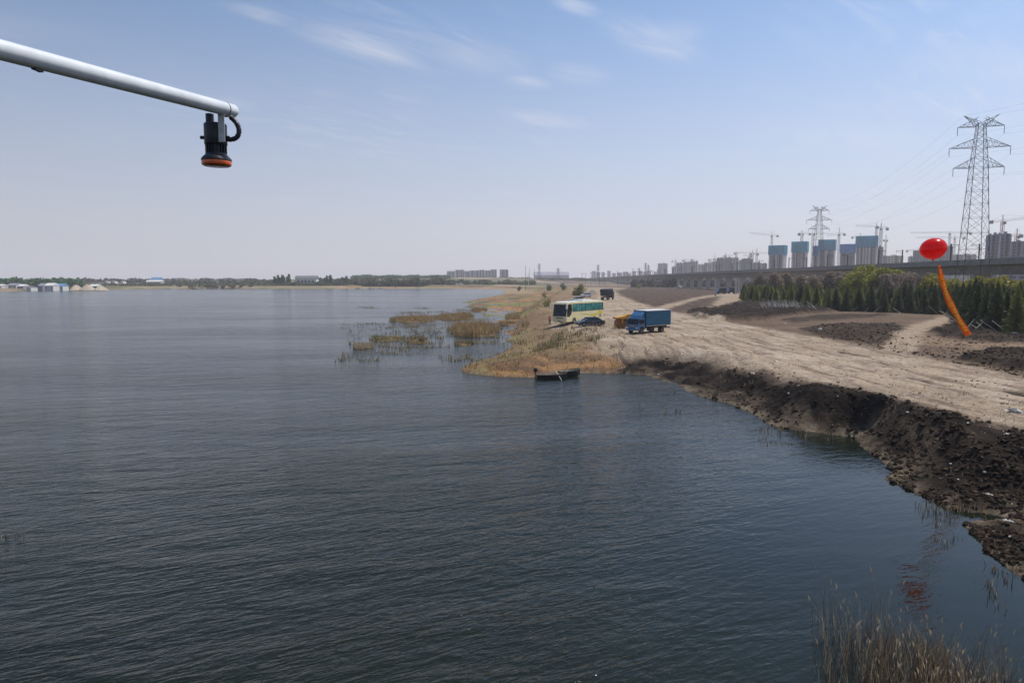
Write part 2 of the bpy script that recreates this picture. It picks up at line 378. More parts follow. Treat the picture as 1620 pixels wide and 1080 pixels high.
road_poly = [P(a, b, 2.3) for a, b in ((1760, 622), (1620, 598), (1540, 581), (1420, 557), (1300, 536), (1180, 515), (1110, 503), (1075, 496), (1040, 488), (1005, 478), (985, 470), (972, 462), (966, 457),
             (948, 457), (947, 465), (943, 474), (940, 484), (915, 498), (868, 508), (872, 514), (905, 520), (945, 532), (935, 545), (985, 550), (1060, 552), (1120, 560), (1200, 580), (1280, 604),
             (1360, 615), (1430, 633), (1500, 656), (1560, 666), (1620, 678), (1760, 700))]
path1 = [P(a, b, 2.3) for a, b in ((1030, 489), (1100, 471), (1170, 461), (1230, 463), (1190, 474), (1150, 487), (1120, 494), (1130, 480), (1140, 468), (1100, 475), (1050, 491))]
path2 = [P(a, b, 2.3) for a, b in ((1395, 552), (1420, 530), (1450, 512), (1500, 500), (1530, 502), (1490, 515), (1460, 532), (1440, 560))]
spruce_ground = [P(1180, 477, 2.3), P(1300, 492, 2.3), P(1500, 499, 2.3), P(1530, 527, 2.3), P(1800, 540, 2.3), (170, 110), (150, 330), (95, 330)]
RUTS = [(1400, 575, 3.2, .7), (1462, 603, 2.8, .5), (1612, 621, 2.0, .5), (1345, 560, 2.2, .4), (1250, 546, 1.6, .4)]

def land(x, y, detail=True):
    """height and soil colour of the ground"""
    x = np.asarray(x, float); y = np.asarray(y, float)
    dist = np.sqrt(x * x + y * y)
    wob = np.clip(dist * .006, .15, 4)
    nx = (fbm(x, y, 2.2, 3, 5) - .5) * 2; ny = (fbm(x, y, 2.2, 3, 9) - .5) * 2
    d0 = sdist(shore, x + nx * wob * 1.2, y + ny * wob * 1.6)
    isl = np.full(x.shape, -1e3)
    for cx, cy, a, b in islets:
        q = np.sqrt(((x - cx) / a) ** 2 + ((y - cy) / b) ** 2 + 1e-9)
        isl = np.maximum(isl, (1 - q + nx * .35) * min(a, b))
    md = sdist(marsh_poly, x, y); low = sst(-3, 5, md)
    far = sst(500, 800, y) * 0
    right = sst(.158, .166, (x + .8 * nx) / np.maximum(y, 1)) * sst(110, 80, y)      # the tipped black bank
    bw = 15 * (1 - right) + right * np.interp(y, [28, 34, 37, 43, 50, 57, 66], [8, 6.5, 4.4, 3.3, 4.6, 7.5, 9.5])
    q = np.clip(d0 / bw, 0, 1)
    prof = np.where(right > .5, .14 * sst(0, .22, q) + .86 * sst(.22, .92, q), sst(-.12, 1, q) * 1.05)
    H = 2.3 * (1 - low) + .38 * low
    H = H * np.where(y > 520, 1.0, 1.0) + sst(560, 1100, y) * 1.5 * sst(200, -100, x)
    z = np.where(d0 > 0, H * prof + .03, -.15 + np.maximum(d0, -8) * .2)
    wet = sst(-2, 3, sdist(wet_poly, x, y))
    wn = fbm(x, y, 7, 3, 31) - .5
    z = np.where((wet > 0) & (d0 > 0), z + (wn * 1.5 - .24) * wet * (z < .8), z)
    z = np.maximum(z, np.where(isl > 0, .06 + .10 * sst(0, 2, isl), -9))
    # hills far off
    z = z + 9.0 * np.exp(-((x + 190) / 420) ** 2 - ((y - 1500) / 260) ** 2) + 10 * np.exp(-((x + 20) / 300) ** 2 - ((y - 1750) / 300) ** 2) * .6
    z = z + 3.0 * np.exp(-((x + 700) / 300) ** 2 - ((y - 1400) / 200) ** 2)
    m = {}
    ex, ey = x + nx * wob * 1.3, y + ny * wob * 2.0
    for k, pl in plots.items():
        s = sdist(pl, ex, ey); w = np.clip(dist * .006, .3, 3); m[k] = sst(-w, w, s)
    road = sst(-1.2, 1.2, sdist(road_poly, ex, ey))
    ww = np.clip(dist * .006, .3, 3)
    p1 = sst(-ww, ww, sdist(path1, ex, ey)); p2 = sst(-ww, ww, sdist(path2, ex, ey))
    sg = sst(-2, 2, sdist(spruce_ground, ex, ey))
    black = right * sst(-.5, .3, d0) * sst(14.5, 11.5, d0) * (1 - road)
    dry = sst(-.1, .4, d0)
    z = z + dry * (1 - low) * ((.75 * m['mound_a'] + .3 * m['mound_b'] + .15 * m['mound_c'] + .3 * m['mound_d'] + .5 * m['mound_e']) * (.6 + .8 * fbm(x, y, 3, 3, 3)))
    dk = np.clip(black + m['mound_a'] + m['mound_c'] * .6 + m['mound_d'] + m['mound_e'], 0, 1)
    r1 = fbm(x, y, 1.6, 4, 41); r2 = np.abs(fbm(x, y, 3.1, 4, 47) - .5) * 2
    z = z + dk * dry * ((r1 - .5) * .95 + (.3 - r2) * .6) * sst(0, 1.5, d0)
    z = z + road * dry * (fbm(x, y, 1.1, 4, 53) - .5) * .16
    z = z + (1 - road) * (1 - dk) * dry * (fbm(x, y, 2.4, 4, 57) - .5) * .30 * (1 - .7 * low)
    # wheel ruts run along the road
    rx, ry = P(1100, 515, 2.3); sx, sy = P(1600, 640, 2.3)
    ang = math.atan2(sy - ry, sx - rx); across = -(x - rx) * math.sin(ang) + (y - ry) * math.cos(ang)
    along = (x - rx) * math.cos(ang) + (y - ry) * math.sin(ang)
    rut = np.sin((across + 1.2 * (fbm(x, y, 26, 2, 61) - .5) * 6) * 2.6) * sst(.35, .65, fbm(across * 5, along * .16, 3, 3, 63))
    rutm = road * sst(.05, .2, x / np.maximum(y, 1))
    z = z - rutm * np.clip(rut, 0, 1) * .13
    spot = np.zeros(x.shape)
    for a, b, sxx, syy in RUTS:
        cx, cy = P(a, b, 2.3); u = (x - cx) * math.cos(ang) + (y - cy) * math.sin(ang); v = -(x - cx) * math.sin(ang) + (y - cy) * math.cos(ang)
        spot = np.maximum(spot, sst(1.3, .3, np.sqrt((u / sxx) ** 2 + (v / syy) ** 2) + nx * .9))
    z = z - spot * .15
    if not detail: return z
    # colours
    n1 = fbm(x, y, 9, 5, 71); n2 = fbm(x, y, 1.3, 4, 73); n3 = fbm(x, y, 45, 4, 79); n4 = fbm(x, y, .5, 3, 83)
    def c(*t): return np.array(t)[None, :] if x.ndim == 1 else np.array(t)
    def mix(a, b, t): return a * (1 - t[..., None]) + b * t[..., None]
    base = mix(c(.29, .205, .135), c(.19, .13, .088), sst(.35, .65, n1)); base = mix(base, c(.13, .09, .062), sst(.50, .70, n2) * .8)
    base = mix(base, c(.085, .06, .045), sst(.52, .64, fbm(across * 1.4, along * .30, 3.4, 4, 127)) * .75 * sst(.165, .19, x / np.maximum(y, 1)))
    rs_ = sst(.185, .215, x / np.maximum(y, 1)); base = mix(base, mix(c(.20, .14, .095), c(.125, .088, .062), sst(.35, .6, n1)), rs_ * .85)
    base = mix(base, c(.19, .16, .075), sst(.5, .7, fbm(x, y, 14, 4, 87)) * .5 * sst(.19, .15, x / np.maximum(y, 1)))
    farc = mix(c(.17, .14, .085), c(.09, .11, .05), sst(.4, .62, n3)); farc = mix(farc, mix(c(.17, .125, .09), c(.10, .078, .058), sst(.4, .6, n3)), sst(20, 80, x)); farc = mix(farc, c(.29, .22, .15), sst(.58, .7, fbm(x, y * .4, 60, 3, 91)))
    base = mix(base, mix(c(.15, .105, .072), c(.09, .066, .05), n2), sst(.40, .56, fbm(across * .8, along * .3, 8, 4, 131)) * .8 * sst(.19, .22, x / np.maximum(y, 1)))
    base = mix(base, farc, sst(330, 520, y))
    mm = mix(c(.30, .17, .085), c(.17, .11, .07), sst(.4, .62, n1)); mm = mix(mm, c(.17, .185, .07), sst(.50, .60, fbm(x, y, 16, 4, 95)) * .8)
    mm = mix(mm, c(.11, .085, .06), sst(.5, .7, fbm(x, y * .5, 6, 4, 99)) * .7)
    mm = mix(mm, mix(c(.25, .16, .09), c(.15, .105, .065), n2), sst(2, -3, md) * .75); base = mix(base, mm, sst(-14, 0, md + nx * 3))
    # clay point left of the black bank
    clay = sst(70, 90, 160 - y) * (1 - low) * sst(.175, .15, x / np.maximum(y, 1)) * sst(20, 14, d0)
    cc = mix(c(.27, .15, .065), c(.13, .075, .04), sst(.35, .6, fbm(x + y * .3, y * 2.2, 3.4, 4, 103))); cc = mix(cc, c(.18, .165, .07), sst(.46, .62, fbm(x, y, 5, 4, 107)) * .6)
    cc = mix(cc, c(.09, .06, .045), sst(.56, .68, fbm(x, y * 1.6, 2.6, 4, 109)) * .7)
    base = mix(base, cc, clay)
    fld = np.clip(m['field_a'] + m['field_b'], 0, 1)
    ridge = .5 + .5 * np.sin((x * .8 + y * .35 + n1 * 6) * 1.0)
    fc = mix(c(.125, .088, .064), c(.07, .05, .038), ridge); fc = mix(fc, c(.05, .038, .032), sst(.5, .7, n2))
    base = mix(base, fc, fld)
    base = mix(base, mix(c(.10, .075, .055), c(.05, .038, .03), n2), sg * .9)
    dc = mix(c(.028, .021, .017), c(.013, .010, .0085), sst(.35, .6, n2)); dc = mix(dc, c(.085, .060, .043), sst(.60, .74, fbm(x, y, 3.2, 5, 113)) * .40)
    for k, a in (('mound_a', .95), ('mound_b', .7), ('mound_c', .75), ('mound_d', .9), ('mound_e', .95)): base = mix(base, dc, np.clip(m[k] * a, 0, 1))
    base = mix(base, dc, np.clip(black, 0, 1))
    rc = mix(c(.36, .285, .21), c(.29, .225, .16), sst(.35, .65, n1)); rc = mix(rc, c(.27, .21, .16), sst(.5, .68, n2) * .75)
    rc = mix(rc, c(.26, .20, .15), np.clip(rut, 0, 1) * rutm * .7); rc = mix(rc, c(.42, .35, .27), sst(.55, .75, fbm(x, y, 4, 4, 117)) * .6)
    rc = mix(rc, c(.17, .12, .09), sst(.60, .72, fbm(across * 3.0, along * .35, 2.2, 4, 119)) * .75)
    base = mix(base, rc, road * .96)
    pc = mix(c(.36, .285, .21), c(.27, .20, .14), n2)
    base = mix(base, pc, np.clip(p1 + p2, 0, 1) * (1 - np.clip(black, 0, 1)) * .9)
    base = mix(base, c(.055, .042, .032), spot)
    # litter and wet mud at the water's edge
    edge = sst(1.1, .2, d0) * sst(150, 110, y); base = mix(base, mix(c(.24, .19, .13), c(.10, .075, .05), sst(.4, .6, n4)), edge * .55)
    litter = right * sst(3.4, 1.2, d0) * sst(.50, .62, fbm(x, y, 1.8, 3, 123)); base = mix(base, c(.27, .215, .15), litter * .22)
    base = mix(base, mix(c(.20, .14, .07), c(.11, .08, .05), n2), sst(-.4, .2, isl) * (d0 < 1))
    farshore = sst(0, .5, d0) * sst(32, 14, d0) * (y > 480) * (x > -420); base = mix(base, c(.34, .25, .17), farshore * .55)
    base = base * (.86 + .28 * n4[..., None])
    return z, base, d0
def gz(x, y): return float(land(np.array([x]), np.array([y]), False)[0])
def G(px, py, z0=2.3):
    """ground point seen at a spot of the photograph"""
    z = z0
    for _ in range(5):
        x, y = P(px, py, z); z = max(gz(x, y), 0)
    return Vector((x, y, gz(x, y)))

def axis_pts(spec):
    out = [spec[0][0]]
    for a, b, s0, g in spec:
        s = s0; x = a
        while x < b - 1e-6:
            x += s; s *= (1 + g); out.append(min(x, b))
    return out
xs_pos = axis_pts([(12, 44, .16, 0), (44, 115, .33, 0), (115, 6800, .5, .035)])
xs_neg = [-v for v in axis_pts([(-12, 18, .34, 0), (18, 6000, .5, .03)])]
XS = np.array(sorted(set(np.round(xs_neg + xs_pos, 3))))
ys = [8.0]
while ys[-1] < 8000: ys.append(ys[-1] + max(.13, .0062 * ys[-1]))
YS = np.array([-300, -200, -120, -70, -40, -20, -8, 0, 4] + ys)
GX, GY = np.meshgrid(XS, YS)
zz, cc_, dd = land(GX.ravel(), GY.ravel())
nxg, nyg = len(XS), len(YS)
I = np.arange(nxg * nyg).reshape(nyg, nxg)
F = np.stack([I[:-1, :-1], I[:-1, 1:], I[1:, 1:], I[1:, :-1]], -1).reshape(-1, 4)
keep = (zz[F] > -.6).any(1)
F = F[keep]; used = np.unique(F); remap = np.full(nxg * nyg, -1, np.int64); remap[used] = np.arange(len(used))
V = np.stack([GX.ravel(), GY.ravel(), zz], -1)[used]; F = remap[F]
M_ground = bpy.data.materials.new('ground_soil'); M_ground.use_nodes = True
t = M_ground.node_tree; b = t.nodes['Principled BSDF']; b.inputs['Roughness'].default_value = .95; b.inputs['Specular IOR Level'].default_value = .06
at = t.nodes.new('ShaderNodeAttribute'); at.attribute_name = 'Col'
tcn = t.nodes.new('ShaderNodeTexCoord')
n = t.nodes.new('ShaderNodeTexNoise'); n.inputs['Scale'].default_value = 3.2; n.inputs['Detail'].default_value = 9; n.inputs['Roughness'].default_value = .72
t.links.new(tcn.outputs['Object'], n.inputs['Vector'])
vo = t.nodes.new('ShaderNodeTexVoronoi'); vo.inputs['Scale'].default_value = 2.6; t.links.new(tcn.outputs['Object'], vo.inputs['Vector'])
mr = t.nodes.new('ShaderNodeMapRange'); mr.inputs['From Min'].default_value = .32; mr.inputs['From Max'].default_value = .68; mr.inputs['To Min'].default_value = .55; mr.inputs['To Max'].default_value = 1.42
t.links.new(n.outputs['Fac'], mr.inputs['Value'])
mu = t.nodes.new('ShaderNodeVectorMath'); mu.operation = 'SCALE'; t.links.new(at.outputs['Color'], mu.inputs[0]); t.links.new(mr.outputs[0], mu.inputs['Scale'])
t.links.new(mu.outputs[0], b.inputs['Base Color'])
ad = t.nodes.new('ShaderNodeMath'); ad.operation = 'MULTIPLY_ADD'; ad.inputs[1].default_value = .35; t.links.new(vo.outputs['Distance'], ad.inputs[0]); t.links.new(n.outputs['Fac'], ad.inputs[2])
bp = t.nodes.new('ShaderNodeBump'); bp.inputs['Strength'].default_value = .9; bp.inputs['Distance'].default_value = .14; t.links.new(ad.outputs[0], bp.inputs['Height']); t.links.new(bp.outputs[0], b.inputs['Normal'])
ground = npmesh('ground', V, F, M_ground, smooth=True, col=cc_[used]); ground['kind'] = 'structure'

# ------------------------------------------------------------------ water
M_water = bpy.data.materials.new('river_water'); M_water.use_nodes = True
t = M_water.node_tree; b = t.nodes['Principled BSDF']
b.inputs['Base Color'].default_value = (.010, .014, .013, 1); b.inputs['IOR'].default_value = 1.333; b.inputs['Specular IOR Level'].default_value = .34
def N(tp, **k):
    n = t.nodes.new(tp)
    for a_, b_ in k.items(): setattr(n, a_, b_)
    return n
def L(a_, b_): t.links.new(a_, b_)
def m2(op, a_, b_=None, c_=None, clamp=False):
    n = N('ShaderNodeMath', operation=op, use_clamp=clamp)
    for i, q in enumerate((a_, b_, c_)):
        if q is None: continue
        if isinstance(q, (int, float)): n.inputs[i].default_value = q
        else: L(q, n.inputs[i])
    return n.outputs[0]
tcn = N('ShaderNodeTexCoord')
def wn(sx, sy, rot, sc, det, rgh, dist=0.0):
    mp = N('ShaderNodeMapping', vector_type='TEXTURE'); mp.inputs['Scale'].default_value = (1 / sx, 1 / sy, 1); mp.inputs['Rotation'].default_value = (0, 0, R(rot))
    L(tcn.outputs['Object'], mp.inputs[0]); n = N('ShaderNodeTexNoise'); n.inputs['Scale'].default_value = sc; n.inputs['Detail'].default_value = det
    n.inputs['Roughness'].default_value = rgh; n.inputs['Distortion'].default_value = dist; L(mp.outputs[0], n.inputs['Vector']); return n.outputs['Fac']
def rmp(x, lo, hi, a_=0.0, b_=1.0):
    n = N('ShaderNodeMapRange', interpolation_type='SMOOTHSTEP'); n.inputs['From Min'].default_value = lo; n.inputs['From Max'].default_value = hi
    n.inputs['To Min'].default_value = a_; n.inputs['To Max'].default_value = b_; L(x, n.inputs['Value']); return n.outputs[0]
w1 = wn(.45, 1.8, 27, 2.1, 3, .55, .45)      # main wind ripple, crests running to the right and away
w2 = wn(.8, 2.0, 22, 3.2, 3, .6, .4)         # finer ripple
w3 = wn(.42, 1.1, 16, .66, 3, .55, .5)           # longer chop
pat = wn(.25, 1.0, 6, .05, 4, .6)              # gusts
sp = N('ShaderNodeSeparateXYZ'); L(tcn.outputs['Object'], sp.inputs[0])
# sheltered water in the lee of the bank
dx = m2('SUBTRACT', sp.outputs['X'], 19.0); dy = m2('SUBTRACT', sp.outputs['Y'], 21.0)
rad = m2('SQRT', m2('ADD', m2('MULTIPLY', dx, dx), m2('MULTIPLY', m2('MULTIPLY', dy, dy), .45)))
calm = rmp(rad, 6, 21, .11, 1.0)
gust = rmp(pat, .32, .68, .50, 1.40)
w4 = wn(1.2, 1.5, 50, 1.3, 3, .6, .4)
hgt = m2('ADD', m2('ADD', m2('ADD', m2('MULTIPLY', w1, .52), m2('MULTIPLY', w2, .20)), m2('MULTIPLY', w3, 1.2)), m2('MULTIPLY', w4, .38))
hgt = m2('MULTIPLY', m2('MULTIPLY', hgt, calm), gust)
bp = N('ShaderNodeBump'); bp.inputs['Strength'].default_value = 1.0; bp.inputs['Distance'].default_value = .135; L(hgt, bp.inputs['Height']); L(bp.outputs[0], b.inputs['Normal'])
yy = m2('ADD', rmp(sp.outputs['Y'], 14, 90, .045, .13), rmp(sp.outputs['Y'], 90, 400, 0.0, .01)); L(m2('MULTIPLY', yy, calm), b.inputs['Roughness'])
mb = N('ShaderNodeMixRGB'); mb.inputs['Color1'].default_value = (.0085, .0115, .0055, 1); mb.inputs['Color2'].default_value = (.0075, .0115, .0080, 1)
L(rmp(wn(1, 1, 0, .03, 3, .5), .35, .65), mb.inputs['Fac']); L(mb.outputs[0], b.inputs['Base Color'])
wm = MB(); wm.add([(-5800, -290, 0), (6500, -290, 0), (6500, 7500, 0), (-5800, 7500, 0)], [(0, 1, 2, 3)])
water = wm.build('water', M_water); water['kind'] = 'structure'

# ------------------------------------------------------------------ haze
HZ = MB(); HZ.box((300, 3300, 80), (11000, 8000, 166)); haze = HZ.build('haze', [])
haze.data.materials.clear()
mh_ = bpy.data.materials.new('haze_air'); mh_.use_nodes = True; th = mh_.node_tree; th.nodes.clear()
pv = th.nodes.new('ShaderNodeVolumePrincipled'); pv.inputs['Density'].default_value = .00019; pv.inputs['Color'].default_value = (.97, .95, 1.0, 1); pv.inputs['Anisotropy'].default_value = .1
mo = th.nodes.new('ShaderNodeOutputMaterial'); th.links.new(pv.outputs[0], mo.inputs['Volume']); haze.data.materials.append(mh_)
haze['kind'] = 'stuff'
# ================================================================== structures: viaduct, pylons, towers, cranes
def lattice(mb, z0, z1, w0, w1, n, rl, rb, cx=0, cy=0, rz=0, rings=True, mi=0, xb=True):
    """four tapering legs with rings and crossed bracing"""
    M = Matrix.Translation((cx, cy, 0)) @ Matrix.Rotation(rz, 4, 'Z')
    def cor(t):
        z = z0 + (z1 - z0) * t; w = w0 + (w1 - w0) * t
        return [M @ Vector((sx * w, sy * w, z)) for sx, sy in ((-1, -1), (1, -1), (1, 1), (-1, 1))]
    # panels get shorter as the body narrows
    ts = [0.0]; r = (w1 / w0) ** (1 / n) if w0 > 0 else 1; acc = 0; ws = [r ** i for i in range(n)]; tot = sum(ws)
    for q in ws: acc += q / tot; ts.append(acc)
    for i in range(n):
        a, b = cor(ts[i]), cor(ts[i + 1])
        for k in range(4):
            mb.tube(a[k], b[k], rl, n=4, mi=mi, caps=False); k2 = (k + 1) % 4
            mb.tube(a[k], b[k2], rb, n=3, mi=mi, caps=False)
            if xb: mb.tube(a[k2], b[k], rb, n=3, mi=mi, caps=False)
            if rings: mb.tube(b[k], b[k2], rb, n=3, mi=mi, caps=False)
    return mb
def arm(mb, M, z, half, reach, drop, rise, rl, rb, n=4, sides=(-1, 1)):
    """tapering lattice cross arm on both sides; returns tips"""
    tips = []
    for s in sides:
        tip = Vector((s * reach, 0, z)); tips.append(M @ tip)
        for sy in (-1, 1):
            lo, hi = Vector((s * half, sy * half, z)), Vector((s * half, sy * half, z + rise))
            mb.tube(M @ lo, M @ tip, rl, n=4, caps=False); mb.tube(M @ hi, M @ tip, rl, n=4, caps=False)
            for i in range(n):
                a = lo.lerp(tip, i / n); b = hi.lerp(tip, (i + .5) / n); c = lo.lerp(tip, (i + 1) / n)
                mb.tube(M @ a, M @ b, rb, n=3, caps=False); mb.tube(M @ b, M @ c, rb, n=3, caps=False)
        for i in range(n):
            a = Vector((s * half, -half, z)).lerp(tip, i / n); b = Vector((s * half, half, z)).lerp(tip, (i + 1) / n)
            mb.tube(M @ a, M @ b, rb, n=3, caps=False)
    return tips
def pylon(x, y, base, rz, label, sc=1.0, thick=1.0, z_arms=(42.9, 48.7, 54.7), reach=(6.6, 7.9, 6.0), full=True):
    root = empty('transmission_pylon', (x, y, base), rz, label, 'pylon', 'lattice pylons of the power line')
    h = lambda z: (z - 2.3) * sc
    wid = [(0, 3.75), (h(42.9), 1.87), (h(54.7), .95)]
    rl, rb = .10 * thick, .045 * thick
    body = MB(); lattice(body, 0, h(42.9), 3.75 * sc, 1.87 * sc, 9, rl, rb); lattice(body, h(42.9), h(55.6), 1.87 * sc, .9 * sc, 6, rl * .8, rb)
    body.build('lattice_body', M_steel, root)
    I4 = Matrix.Identity(4); tips = []
    for z, rc, hw in zip(z_arms, reach, (1.87, 1.4, .98)):
        tp = []
        for sd_ in (-1, 1):
            a = MB(); tp += arm(a, I4, h(z), hw * sc, rc * sc * 1.0, 0, 2.6 * sc, rl * .7, rb, sides=(sd_,)); a.build('cross_arm', M_steel, root)
        for p in tp:
            i = MB()
            for k in range(9): i.tube(p + Vector((0, 0, -.25 * k)) , p + Vector((0, 0, -.25 * k - .15)), .10 * thick, n=5)
            i.tube(p, p + Vector((0, 0, -2.4 * sc)), .05 * thick, n=4)
            i.build('insulator_string', M_steel, root); tips.append(p + Vector((0, 0, -2.4 * sc)))
    horns = []
    for s in (-1, 1):
        a = MB(); tip = Vector((s * 4.6 * sc, 0, h(58.0)))
        for sy in (-1, 1):
            a.tube((s * .9 * sc, sy * .9 * sc, h(54.7)), tip, rl * .7, n=4); a.tube((s * .3 * sc, sy * .9 * sc, h(55.9)), tip, rl * .6, n=4)
            for k in range(4):
                p = Vector((s * .9 * sc, sy * .9 * sc, h(54.7))).lerp(tip, (k + .5) / 4); q = Vector((s * .3 * sc, sy * .9 * sc, h(55.9))).lerp(tip, k / 4); a.tube(p, q, rb, n=3)
        a.build('earth_wire_horn', M_steel, root); horns.append(tip)
    for sx in (-1, 1):
        for sy in (-1, 1): MB().box((sx * 3.8 * sc, sy * 3.8 * sc, -.1), (1.2, 1.2, .9)).build('footing', M_conc, root)
    bpy.context.view_layer.update()
    Mw = Matrix.Translation((x, y, base)) @ Matrix.Rotation(rz, 4, 'Z')
    return [Mw @ p for p in tips], [Mw @ p for p in horns]
LD = Vector((.262, .965, 0)); prz = math.atan2(LD.y, LD.x) - math.pi / 2
p1 = PD(1546, 300, 205); p2 = PD(1294, 400, 470)
t1, h1 = pylon(p1.x, 205, gz(p1.x, 205), prz, 'nearest tall lattice pylon rising beside the viaduct at right')
t2, h2 = pylon(p2.x, 470, gz(p2.x, 470), prz + .15, 'smaller looking lattice pylon standing behind the blue wrapped towers', thick=1.15, sc=1.04)
def cable(a, b, sag, r, label, group='power line cables'):
    pts = []
    for i in range(17):
        q = i / 16; p = a.lerp(b, q); p.z -= sag * 4 * q * (1 - q); pts.append(p)
    o = MB().path(pts, r, 4).build('power_cable', M_wire); return tag(o, label, 'cable', group)
off = -(p2 - p1); off.z = 0
for k, (a, b) in enumerate(zip(t1 + h1, t2 + h2)):
    cable(a, b, 8, .014, 'thin cable sagging from the near tall pylon to the pylon behind the towers', 'cables between the two pylons')
for k, a in enumerate(t1 + h1):
    c = a + off * .8 + Vector((60, 0, 0)); cable(a, c, 6, .014, 'thin cable running out of the picture to the right of the near tall pylon', 'cables leaving to the right')
# faint pylons far away
for px, top, bot, lab in ((853, 417, 438, 'faint far pylon above the long pale factory hall'), (883, 424, 438, 'short dark pole pylon at the right end of the long factory hall'),
                     (946, 419, 440, 'hazy far pylon left of the dark covered truck'), (1011, 424, 441, 'hazy pylon on the horizon left of the single grey block'), (1021, 416, 441, 'tall hazy mast left of the single grey block'), (1025.5, 419, 441, 'shorter hazy mast left of the single grey block')):
    Y = 1500; b0 = PD(px, bot, Y); tp = PD(px, top, Y); z0 = gz(b0.x, Y); r = empty('distant_pylon', (b0.x, Y, z0), .4, lab, 'pylon', 'faint far pylons'); hh = tp.z - z0
    lattice(MB(), 0, hh, 2.6, .8, 5, .22, .10).build('lattice_body', M_steel, r)
    a = MB()
    for q, w in ((.72, 5), (.83, 6), (.95, 4.5)): a.box((0, 0, hh * q), (w * 2, .5, .5))
    a.build('cross_arm', M_steel, r)

# ---- viaduct on piers, running away on the right
def vx(y): return np.interp(y, [60, 210, 434, 1090, 1800, 2700], [155, 157, 160, 190, 236, 300])
DECK = 16.0
vy = [70]
while vy[-1] < 2500: vy.append(vy[-1] + 32)
viaduct = empty('railway_viaduct', (vx(70), 70, 0), 0, 'long grey concrete railway viaduct on piers crossing the right background', 'viaduct')
Mi = Matrix.Translation((-vx(70), -70, 0))
span = parap = None
pier_m = MB()
pier_m.prism([(-1.6, 0), (1.6, 0), (1.6, 8.2), (3.0, 10.9), (3.0, 11.6), (-3.0, 11.6), (-3.0, 10.9), (-1.6, 8.2)], -1.1, 1.1)
pier0 = pier_m.build('pier', M_conc2, viaduct, bevel=.12)
for i, y in enumerate(vy[:-1]):
    y2 = vy[i + 1]; a = Vector((vx(y), y, 0)); b = Vector((vx(y2), y2, 0)); d = (b - a); ln = d.length; ang = math.atan2(d.y, d.x)
    if span is None:
        m = MB(); m.prism([(-6.0, DECK - 1.1), (-6.0, DECK - .75), (6.0, DECK - .75), (6.0, DECK - 1.1), (3.4, DECK - 1.6), (2.7, DECK - 4.2), (-2.7, DECK - 4.2), (-3.4, DECK - 1.6)], -.1, 32.0 - .16)
        span = m.build('deck_span', M_conc, viaduct)
        m = MB()
        for s in (-1, 1):
            m.box((s * 5.85, 16, DECK + .0), (.22, 31.9, 1.5))
            for k in range(16): m.box((s * 5.98, 1 + k * 2, DECK), (.1, .25, 1.45))
        parap = m.build('parapet', M_conc, viaduct); so, po = span, parap; pr = pier0
    else:
        so = span.copy(); po = parap.copy(); pr = pier0.copy()
        for o in (so, po, pr): COL.objects.link(o)
    for o in (so, po): o.location = a - Vector((vx(70), 70, 0)); o.rotation_euler = (0, 0, ang - math.pi / 2)
    zg = gz(a.x, a.y) if y < 900 else 2.3
    pr.location = a - Vector((vx(70), 70, 0)) + Vector((0, 0, .2)); pr.rotation_euler = (0, 0, ang - math.pi / 2)
# catenary masts
m0 = None
for i, y in enumerate(np.arange(95, 1500, 48)):
    for s in (-1, 1):
        x = vx(y) + s * 4.9
        if m0 is None:
            m0 = empty('catenary_mast', (0, 0, 0), 0, 'dark overhead line mast on the viaduct deck', 'mast', 'overhead line masts on the viaduct')
            MB().box((0, 0, 3.6), (.34, .34, 7.4)).build('post', M_steel, m0)
            a = MB(); a.tube((0, 0, 6.9), (2.7, 0, 7.0), .07, n=5); a.tube((0, 0, 5.7), (2.7, 0, 6.9), .05, n=5); a.tube((2.6, 0, 7.0), (2.6, 0, 5.9), .05, n=5); a.build('bracket_arm', M_steel, m0); o = m0
        else: o = copy_tree(m0)
        o.location = (x, y, DECK - .75); o.rotation_euler = (0, 0, 0 if s < 0 else math.pi)
        o['label'] = 'dark overhead line mast on the near side of the viaduct' if s < 0 else 'dark overhead line mast on the far side of the viaduct'

